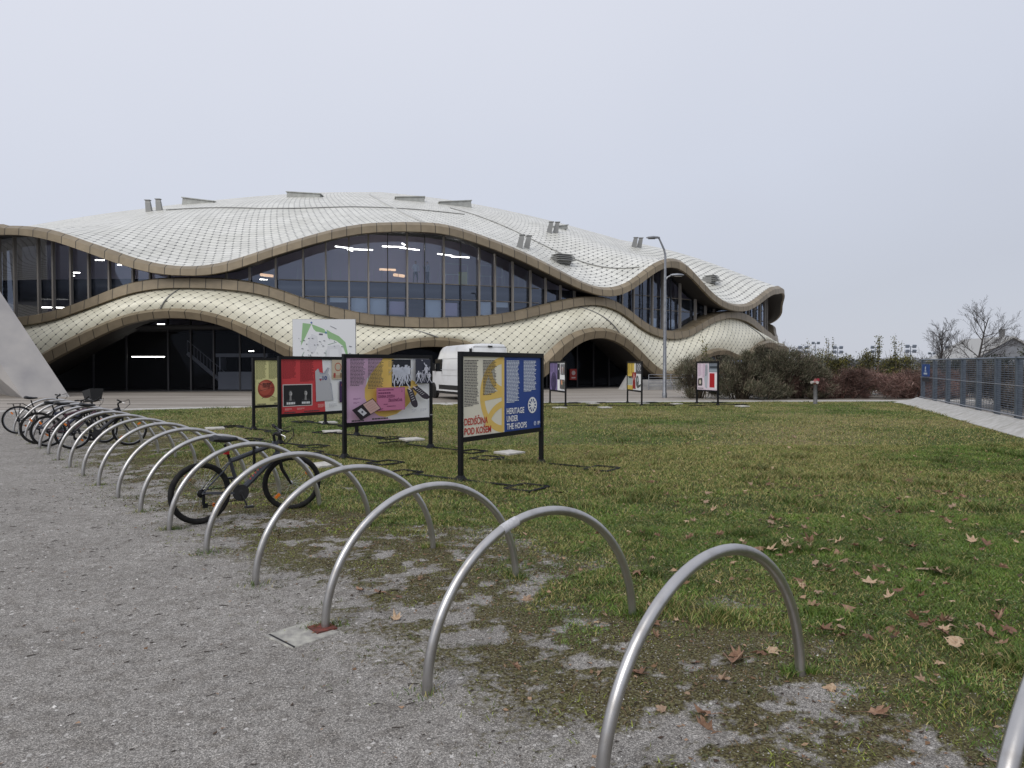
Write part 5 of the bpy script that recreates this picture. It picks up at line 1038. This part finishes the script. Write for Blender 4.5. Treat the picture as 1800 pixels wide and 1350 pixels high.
# ================================================================ STEPS right of the archway
r=thing('steps','low concrete steps with metal railing right of the dark archway','steps',(10.6,50.5,0),.35)
k=MB()
for i in range(5): k.box((.0,.3*i,.12+.12*i),(4.2,.32,.24+.0*i))
k.build('treads',M['concrete'],parent=r); 
for y0 in(0,): 
    k=MB(); k.loft([[Vector((-2.6,-.5,0)),Vector((-2.1,-.5,0)),Vector((-2.1,1.6,0)),Vector((-2.6,1.6,0))],[Vector((-1.9,-.1,1.05)),Vector((-1.6,-.1,1.05)),Vector((-1.6,1.6,1.05)),Vector((-1.9,1.6,1.05))]]); k.build('side_wall',M['concrete'],parent=r)
k=MB()
for z in(.2,.4,.6,.8,1.0): k.tube([(-1.2,-.3,z+.1),(2.4,-.3,z+.1)],.02,4)
for x in(-1.2,.6,2.4): k.tube([(x,-.3,0),(x,-.3,1.1)],.03,4)
k.build('railing',M['lamp_grey'],parent=r)

# ================================================================ HYDRANT
r=thing('standpipe','grey standpipe post with red and white hydrant head at the lawn edge','hydrant',(13.43,31.46,gz(13.43,31.46)))
MB().lathe([(.10,0),(.10,.03),(.085,.05),(.078,.86),(.09,.88)],14).build('post',noisy(mat('post_grey',(.13,.13,.135),.6),5,(.09,.09,.09)),parent=r,smooth=True)
h=MB(); h.lathe([(.09,.88),(.12,.92),(.12,1.02),(.07,1.08),(.04,1.10),(.04,1.14)],12); h=h.build('hydrant_head',mat('hydrant_red',(.22,.06,.055),.6),parent=r,smooth=True)
for sx,sy in((-1,-.5),(-.1,-1)):
    d=Vector((sx,sy,0)).normalized(); MB().tube([Vector((0,0,.97))+d*.08,Vector((0,0,.97))+d*.26],[.05,.065],10).build('outlet_cap',mat('cap_white',(.45,.41,.39),.4) if 'cap_white' not in bpy.data.materials else bpy.data.materials['cap_white'],parent=h,smooth=True)
MB().box((.12,.02,1.08),(.10,.05,.12)).build('valve',mat('valve_red',(.30,.02,.04),.5),parent=h)

# ================================================================ FENCE ON SLOPED KERB (right)
fa_=Vector((17.9,31.5,0)); fb_=Vector((12.93,17.9,0)); fd=(fb_-fa_).normalized(); fn=Vector((fd.y,-fd.x,0))   # fn points to the lawn (-x)
if fn.x>0: fn=-fn
k=MB(); L0=31; segs=13
for i in range(segs):
    a=fa_+fd*(-.4+L0*i/segs+.012); b=fa_+fd*(-.4+L0*(i+1)/segs-.012)
    lo,hi=fn*.50,fn*-.12
    vs=[a+lo+Vector((0,0,-.05)),b+lo+Vector((0,0,-.05)),b+lo+Vector((0,0,.03)),a+lo+Vector((0,0,.03)),a+hi+Vector((0,0,-.05)),b+hi+Vector((0,0,-.05)),b+hi+Vector((0,0,.31)),a+hi+Vector((0,0,.31))]
    k.add(vs,[(0,1,2,3),(3,2,6,7),(7,6,5,4),(0,3,7,4),(1,5,6,2),(0,4,5,1)])
# chamfered far end
a=fa_+fd*-.42; vs=[a+fn*.5+Vector((0,0,-.05)),a+fn*.5+Vector((0,0,.03)),a+fn*-.12+Vector((0,0,.31)),a+fn*-.12+Vector((0,0,-.05)),a-fd*1.0+fn*.75+Vector((0,0,-.05)),a-fd*1.0+fn*.75+Vector((0,0,.02)),a-fd*.6+fn*-.1+Vector((0,0,.2)),a-fd*.6+fn*-.1+Vector((0,0,-.05))]
k.add(vs,[(0,1,5,4),(1,2,6,5),(2,3,7,6),(4,5,6,7),(0,4,7,3),(0,3,2,1)])
tag(k.build('sloped_kerb',M['pale_concrete']),'pale sloped concrete kerb below the grey fence','kerb')
r=thing('metal_fence','grey-blue metal mesh fence with flat posts on the sloped kerb','fence',(fa_.x,fa_.y,0))
def F_(d,z,off=-.22): p=fd*d+fn*off; return Vector((p.x,p.y,z))
PD=[0,2.46,4.78,7.03,9.04,11.05,12.97,14.6,16.5,18.5,20.5,22.5,24.5,26.5,28.5,30.5]
ra_=math.atan2(fd.y,fd.x)
for d in PD:
    MB().box((0,0,0),(.14,.05,1.74),M4=Matrix.Translation(F_(d,1.09))@Matrix.Rotation(ra_,4,'Z')).build('post',M['fence'],parent=r)
    MB().box((0,0,0),(.02,.10,1.70),M4=Matrix.Translation(F_(d+.06,1.07,-.29))@Matrix.Rotation(ra_,4,'Z')).build('post_rib',M['fence'],parent=r)
MB().tube([F_(-.1,1.97),F_(30.6,1.86)],.030,4).build('top_rail',M['fence'],parent=r); MB().tube([F_(-.1,.34,-.17),F_(30.6,.40,-.17)],.024,4).build('bottom_rail',M['lamp_grey'],parent=r)
MB().tube([F_(-.1,1.22,-.18),F_(30.6,1.12,-.18)],.010,4).build('middle_rail',M['lamp_grey'],parent=r)
for i in range(len(PD)-1):
    a,b=PD[i]+.08,PD[i+1]-.08; k=MB()
    for j in range(24): z=.40+j*.064; k.tube([F_(a,z,-.24),F_(b,z,-.24)],.0095,3,cap=False)
    n=int((b-a)/.30)
    for j in range(n+1): d=a+(b-a)*j/n; k.tube([F_(d,.36,-.235),F_(d,1.92,-.235)],.006,3,cap=False)
    k.build('mesh_panel',M['fence'],parent=r)
sg=MB().box((0,0,0),(1.5,.02,.52),M4=Matrix.Translation(F_(1.15,1.52,-.17))@Matrix.Rotation(ra_,4,'Z')).build('sign_plate',mat('sign_blue',(.02,.08,.30),.4),parent=r)
k=MB(); Mx=Matrix.Translation(F_(1.15,1.52,-.155))@Matrix.Rotation(ra_,4,'Z'); k.lathe([(.10,0),(.10,.004)],16,M4=Mx@Matrix.Translation((0,0,.08))@Matrix.Rotation(math.pi/2,4,'X')); k.box((0,0,-.14),(.7,.006,.08),M4=Mx); k.box((.0,.0,-.03),(.3,.006,.05),M4=Mx); k.build('sign_symbol',mat('sign_pale',(.55,.62,.70),.5),parent=sg)
MB().box((0,0,0),(1.4,.02,.16),M4=Matrix.Translation(F_(1.15,1.13,-.165))@Matrix.Rotation(ra_,4,'Z')).build('text_plate',mat('plate_dark',(.03,.035,.045),.5),parent=r)

# ================================================================ SHRUBS AND HEDGES
def strips(P0,D,L,W,c):
    """thin two-triangle strips from P0 along D"""
    n=len(P0); s=np.cross(D,RNG.normal(size=(n,3))); s/=np.linalg.norm(s,axis=1)[:,None]+1e-9
    tip=P0+D*L[:,None]; mid=P0+D*L[:,None]*.5
    v=np.stack([P0,mid+s*W[:,None]/2,tip,mid-s*W[:,None]/2],1).reshape(-1,3); i=np.arange(n)*4
    f=np.stack([i,i+1,i+2,i+3],1); return v,f,np.repeat(c,4,0)
def shrub(name,label,cat,cx,cy,rx,ry,h,n,cols,Lr,Wr,upw=.6,stems=14,group=None,stuff=False,flat=.5,seed=0,stemcol=(.06,.045,.03)):
    rr=np.random.default_rng(seed+5); root=thing(name,label,cat,(cx,cy,0),0,group)
    # clumps spread through the crown
    nc=max(8,int(rx*ry*h*5)); ca=rr.uniform(0,2*np.pi,nc); cr=np.sqrt(rr.random(nc)); ct=rr.random(nc)
    hx=cr*np.cos(ca); hy=cr*np.sin(ca); top=h*(1-flat*cr**2)*rr.uniform(.78,1.05,nc); cz=top*(.15+.85*ct)
    k=rr.integers(0,nc,n); sz=rr.uniform(.18,.42,nc)*min(rx,h)*.6
    off=rr.normal(size=(n,3))*sz[k][:,None]*np.array([1,1,.9])*.6
    P=np.stack([hx[k]*rx,hy[k]*ry,cz[k]],1)+off; keep=(P[:,2]>.03)&(P[:,2]<h*1.12); P=P[keep]; k=k[keep]; m=len(P)
    D=np.stack([P[:,0]/rx*.6,P[:,1]/ry*.6,np.full(m,upw)],1)+rr.normal(size=(m,3))*.45; D/=np.linalg.norm(D,axis=1)[:,None]
    cols=np.array(cols); c=cols[(rr.random(m)*len(cols)).astype(int)]*(.65+.6*rr.random(nc)[k])[:,None]*(.8+.4*rr.random(m))[:,None]
    v,f,cc=strips(P,D,rr.uniform(*Lr,m),rr.uniform(*Wr,m),c)
    o=npmesh('foliage',v,f,m_leaf,parent=root,col=cc)
    mb=MB()
    for i in range(stems):
        a=rr.uniform(0,6.28); q=rr.uniform(.1,.95); ex,ey=q*rx*math.cos(a),q*ry*math.sin(a); ez=h*(1-flat*q*q)*rr.uniform(.8,1.12)
        mb.tube([(ex*.3,ey*.3,0),(ex*.6+rr.normal()*.06,ey*.6,ez*.5),(ex+rr.normal()*.08,ey,ez)],[.022,.015,.004],4)
    mb.build('stems',mat('stem_bark',stemcol,.9) if ('stem%d'%seed) not in M else M['stem'],parent=root)
    return root
m_leaf=vcol('foliage',.7,.25)
gw=[(.085,.095,.055),(.12,.12,.078),(.18,.165,.11),(.075,.072,.050),(.20,.175,.125),(.15,.115,.085)]
shrub('willow_shrub','wispy grey-green shrub at the left end of the hedge, beside the lamp post','shrub',9.6,37.0,1.5,1.2,2.2,9000,gw,(.10,.28),(.012,.03),.8,70,'shrubs along the plaza edge',seed=1,flat=.35)
shrub('willow_shrub','dense dark grey-green shrub right behind the pink board','shrub',11.6,36.2,1.8,1.5,2.45,26000,gw,(.10,.30),(.014,.035),.8,60,'shrubs along the plaza edge',seed=2,flat=.3)
shrub('willow_shrub','tallest rounded grey-green shrub in front of the arena right end','shrub',13.6,36.6,2.0,1.6,2.85,30000,gw,(.10,.30),(.014,.035),.8,60,'shrubs along the plaza edge',seed=3,flat=.35)
shrub('willow_shrub','darker green shrub where the green hedge meets the red-brown thicket','shrub',15.0,37.2,1.5,1.5,2.4,24000,gw,(.10,.28),(.014,.035),.8,50,'shrubs along the plaza edge',seed=4,flat=.4)
rb=[(.17,.095,.08),(.22,.125,.105),(.12,.08,.065),(.27,.18,.15),(.08,.055,.048)]
shrub('bramble_thicket','red-brown leafless bramble thicket left half, beside the hydrant post','thicket',17.0,37.0,2.9,1.5,1.5,30000,rb,(.15,.42),(.010,.022),.15,60,'bramble thickets at the lawn end',seed=6,flat=.25,stemcol=(.10,.05,.04))
shrub('bramble_thicket','red-brown leafless bramble thicket right half, ending at the fence','thicket',20.6,37.2,2.5,1.5,1.5,30000,rb,(.15,.42),(.010,.022),.15,60,'bramble thickets at the lawn end',seed=7,flat=.2,stemcol=(.10,.05,.04))
yg=[(.10,.10,.035),(.20,.18,.04),(.07,.075,.04),(.13,.12,.06),(.05,.05,.035)]
for i,(x,y,h,lab) in enumerate(((17.6,40.5,2.65,'yellow-flecked bush behind the bramble thicket, nearest the arena'),(20.2,41,2.6,'olive bush behind the middle of the bramble thicket'),(22.8,41.5,2.55,'olive bush behind the right end of the bramble thicket'))):
    shrub('leafy_bush',lab,'bush',x,y,1.9,1.3,h,13000,yg,(.06,.16),(.03,.06),.5,26,'bushes behind the brambles',seed=10+i,flat=.3)
# thin saplings with a few leaves sticking out over the bushes
for i,(x,y,h,lab) in enumerate(((16.3,39.2,3.1,'thin sapling above the bushes, nearest the arena'),(17.6,39.4,3.4,'thin upright sapling above the yellow-flecked bush'),(20.6,40,3.6,'sapling with yellow leaves above the olive bushes'),(21.8,40.2,3.5,'slim sapling right of the yellow-leaved sapling'),(9.9,36.3,3.3,'small sapling with dark leaves before the arena shell'))):
    root=thing('sapling',lab,'sapling',(x,y,0),0,'saplings rising from the hedge'); rr=random.Random(40+i)
    mb=MB(); tips=[]
    for j in range(5 if i<4 else 3):
        a=rr.uniform(0,6.28); q=rr.uniform(0,.35); p=[(0,0,0),(q*.5*math.cos(a),q*.5*math.sin(a),h*.5),(q*math.cos(a),q*math.sin(a),h*rr.uniform(.85,1))]; mb.tube(p,[.02,.013,.004],4); tips.append(p)
    mb.build('stem',mat('sapling_bark',(.08,.065,.045),.9),parent=root); n=240 if i in(2,3) else 150
    k=np.array([rr.randrange(len(tips)) for _ in range(n)]); f=np.array([rr.uniform(.55,1) for _ in range(n)]); T_=np.array(tips); 
    P=T_[k,1]+(T_[k,2]-T_[k,1])*((f-.5)*2)[:,None]+RNG.normal(size=(n,3))*.07; D=RNG.normal(size=(n,3)); D/=np.linalg.norm(D,axis=1)[:,None]
    cc=np.array([(.09,.10,.035),(.22,.19,.05),(.06,.07,.03)])[(RNG.random(n)*3).astype(int)]
    v,ff,cc=strips(P,D,RNG.uniform(.07,.13,n),RNG.uniform(.04,.07,n),cc); npmesh('leaves',v,ff,m_leaf,parent=root,col=cc)
# brown hedge rows behind the fence
hb_=[(.08,.07,.062),(.11,.095,.082),(.06,.055,.048),(.15,.125,.105)]
for i,(x,y,rx,ry,h,lab,rz) in enumerate(((24.5,38.5,2.6,1.4,1.9,'brown hedge behind the fence, nearest the bramble thicket',0),(28.6,38.0,2.6,1.4,1.62,'brown hedge in the middle distance behind the fence',0),(33,37.5,2.8,1.4,1.5,'brown hedge farthest right behind the fence',0),
    (20.0,28.6,3.0,1.2,1.45,'brown hedge close behind the far end of the fence',ra_),(18.0,23.0,3.0,1.2,1.4,'brown hedge close behind the middle of the fence',ra_),(16.0,17.4,3.0,1.2,1.35,'brown hedge close behind the near end of the fence',ra_))):
    o=shrub('brown_hedge',lab,'hedge',x,y,rx,ry,h,20000,hb_,(.10,.3),(.014,.03),.3,30,'hedges behind the metal fence',seed=20+i,flat=.12)
    o.rotation_euler=(0,0,rz)
shrub('dark_bush','dark evergreen bush behind the fence, left of the bare trees','bush',30.5,47,3.6,1.6,2.3,15000,[(.03,.04,.028),(.05,.055,.035)],(.08,.2),(.04,.08),.5,10,seed=30,flat=.45)
def dist_wood(): pass
# bare trees
def bare_tree(label,x,y,h,seed,spread):
    root=thing('bare_tree',label,'tree',(x,y,0),0,'bare trees behind the fence'); rr=random.Random(seed); tk=MB(); cr=MB()
    def grow(p,d,L,rad,lv,mb):
        pts=[p]; rs=[rad]; q=p.copy(); dd=d.copy(); n=5
        for i in range(n):
            dd=(dd+Vector((rr.gauss(0,.09),rr.gauss(0,.09),rr.gauss(.03,.05)))).normalized(); q=q+dd*L/n; pts.append(q.copy()); rs.append(max(.006,rad*(1-.75*(i+1)/n)))
        mb.tube(pts,rs,5 if lv<2 else 3,cap=False)
        if lv<4:
            nb=(13,6,5,4)[lv]
            for j in range(nb):
                f=(.16 if lv==0 else .22)+.80*j/nb+rr.uniform(-.03,.03); f=min(f,.98); i0=min(n-1,int(f*n)); b=pts[i0].lerp(pts[i0+1],f*n-i0)
                a=rr.uniform(0,6.28); t_=dd.orthogonal().normalized(); t_.rotate(Matrix.Rotation(a,3,dd)); an=spread if lv==0 else .75
                nd=(dd*math.cos(an)+t_*math.sin(an)+Vector((0,0,.18))).normalized(); grow(b,nd,L*((.62-.36*f) if lv==0 else .48)*rr.uniform(.8,1.15),rad*(.42 if lv==0 else .5)*(1-.4*f),lv+1,cr)
    grow(Vector((0,0,0)),Vector((0,0,1)),h,.12,0,tk)
    bm=bpy.data.materials.get('bare_bark') or mat('bare_bark',(.045,.040,.038),.9)
    t_=tk.build('trunk',bm,parent=root); cr.build('branches',bm,parent=t_)
bare_tree('bare spreading tree behind the fence, the taller one',36.1,55,5.7,3,1.05)
bare_tree('bare bushy tree behind the fence, left of the taller one',33.6,55.5,4.6,8,.8)
shrub('conifer_tree','olive tree crown entering at the right edge above the fence','tree',46.2,60,2.6,2,4.6,9000,[(.08,.09,.045),(.05,.06,.035)],(.15,.4),(.04,.09),.2,8,seed=33,flat=.3)
# gabled house far right
r=thing('house','grey gabled house with pale roof beyond the fence at right','house',(64.6,92,0),-.12)
k=MB(); k.add([(-4.6,0,0),(4.6,0,0),(4.6,0,2.6),(0,0,5.3),(-4.6,0,2.6),(-4.6,12,0),(4.6,12,0),(4.6,12,2.6),(0,12,5.3),(-4.6,12,2.6)],[(0,1,2,3,4),(5,9,8,7,6),(0,4,9,5),(1,6,7,2)]); k.build('wall',mat('house_grey',(.20,.21,.23),.8),parent=r)
k=MB(); k.loft([[Vector((x,-.4,z)) for x,z in((-5.1,2.35),(0,5.35),(5.1,2.35),(5.1,2.55),(0,5.6),(-5.1,2.55))],[Vector((x,12.4,z)) for x,z in((-5.1,2.35),(0,5.35),(5.1,2.35),(5.1,2.55),(0,5.6),(-5.1,2.55))]]); rf=k.build('roof',mat('house_roof',(.36,.36,.35),.7),parent=r); MB().box((1.4,5,6.0),(.5,.5,1.5)).build('chimney',mat('chimney_grey',(.2,.2,.2),.8),parent=rf)
MB().box((-2,-.03,1.3),(1.2,.06,1.1)).build('window',M['dark_glass'],parent=r); MB().box((2,-.03,1.3),(1.2,.06,1.1)).build('window',M['dark_glass'],parent=r)
r=thing('shed','long pale low shed beyond the fence beside the gabled house','shed',(52,80,0),.05)
MB().box((0,0,.9),(15,5,1.8)).build('wall',mat('shed_pale',(.40,.41,.42),.8),parent=r); MB().box((0,0,1.88),(15.6,5.6,.16)).build('roof',mat('shed_roof',(.28,.29,.3),.7),parent=r)
# floodlight masts
def flood(i,x,y,h,lab,dbl=True):
    r=thing('floodlight_mast',lab,'floodlight',(x,y,0),0,'floodlight masts on the horizon'); dark=bpy.data.materials.get('flood_hazed') or mat('flood_hazed',(.17,.20,.25),.5)  # mast colour lightened to paint the fading of distance haze
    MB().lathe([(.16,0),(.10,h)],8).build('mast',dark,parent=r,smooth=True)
    k=MB(); 
    for z in((h-.15,h-1.35) if dbl else (h-.15,)): k.tube([(-1.1,0,z),(1.1,0,z)],.06,4)
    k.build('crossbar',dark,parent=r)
    for z in((h-.15,h-1.35) if dbl else (h-.15,)):
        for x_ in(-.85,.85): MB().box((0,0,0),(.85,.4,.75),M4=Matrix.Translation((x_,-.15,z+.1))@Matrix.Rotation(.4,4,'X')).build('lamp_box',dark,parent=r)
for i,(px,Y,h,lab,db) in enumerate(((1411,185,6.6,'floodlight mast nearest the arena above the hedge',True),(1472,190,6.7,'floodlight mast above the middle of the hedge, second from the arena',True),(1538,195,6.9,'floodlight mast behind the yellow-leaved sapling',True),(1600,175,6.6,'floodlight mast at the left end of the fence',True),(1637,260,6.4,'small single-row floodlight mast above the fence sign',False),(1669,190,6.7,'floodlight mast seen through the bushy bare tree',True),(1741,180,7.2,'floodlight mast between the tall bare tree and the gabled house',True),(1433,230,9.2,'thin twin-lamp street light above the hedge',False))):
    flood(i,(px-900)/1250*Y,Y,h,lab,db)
# low far treeline hides the horizon; haze painted in as pale grey foliage
shrub('far_treeline','low haze-paled grey line of far trees on the horizon at right','treeline',150,330,150,10,4.2,12000,[(.20,.21,.22),(.24,.25,.26)],(1.,2.5),(.6,1.2),.5,4,seed=44,flat=.1)
# far treeline on the left, beyond the pylon

# ================================================================ PEOPLE in the gallery
def person(label,loc,rz,shirt,arm):
    V_=[(0,0,.95),(0,0,1.2),(0,0,1.42),(0,0,1.52),(0,-.02,1.66),(0,-.01,1.74),(.10,0,.90),(.12,-.03,.50),(.12,.02,.08),(.12,-.12,.04),(-.10,0,.90),(-.12,.0,.50),(-.13,.03,.08),(-.13,-.11,.04),(.19,0,1.40),(.25,-.03,1.13),(.22,-.18,.92),(-.19,0,1.40),(-.24,-.10,1.18),(-.16,-.30,arm)]
    E_=[(0,1),(1,2),(2,3),(3,4),(4,5),(0,6),(6,7),(7,8),(8,9),(0,10),(10,11),(11,12),(12,13),(2,14),(14,15),(15,16),(2,17),(17,18),(18,19)]
    R_=[.14,.13,.13,.055,.10,.07,.09,.065,.045,.04,.09,.065,.045,.04,.06,.045,.035,.06,.045,.035]
    me=bpy.data.meshes.new('person'); me.from_pydata(V_,E_,[]); o=bpy.data.objects.new('person',me); COL.objects.link(o); o.modifiers.new('s','SKIN')
    for i,r_ in enumerate(R_): me.skin_vertices[0].data[i].radius=(r_,r_*.85)
    me.skin_vertices[0].data[0].use_root=True; q=o.modifiers.new('u','SUBSURF'); q.levels=1; q.render_levels=1
    m=mat('person_clothing',(.04,.045,.06),.8); t=m.node_tree; tc=N(t,'ShaderNodeTexCoord'); s=N(t,'ShaderNodeSeparateXYZ'); t.links.new(tc.outputs['Object'],s.inputs[0])
    r=N(t,'ShaderNodeValToRGB'); r.color_ramp.interpolation='CONSTANT'; el=r.color_ramp.elements; el[0].position=0; el[0].color=(.04,.045,.06,1); el[1].position=.53; el[1].color=(*shirt,1)
    for p_,c_ in((.815,(.45,.30,.22)),(.905,(.05,.035,.025))): e_=el.new(p_); e_.color=(*c_,1)
    mv=N(t,'ShaderNodeMath',operation='DIVIDE'); mv.inputs[1].default_value=1.85; t.links.new(s.outputs['Z'],mv.inputs[0]); t.links.new(mv.outputs[0],r.inputs[0]); t.links.new(r.outputs[0],BS(m).inputs['Base Color'])
    me.materials.append(m); o.location=loc; o.rotation_euler=(0,0,rz); tag(o,label,'person')
for a,lab,sh,arm,rz in((17.35,'person in a white top standing behind the middle upper windows, the left one',(.72,.75,.80),1.15,.4),(18.2,'person in a grey top standing behind the middle upper windows, the right one',(.40,.42,.48),1.45,-.8)):
    person(lab,tuple(float(q) for q in cylp(np.array(a),AR-2.3,np.array(7.36))),rz,sh,arm)
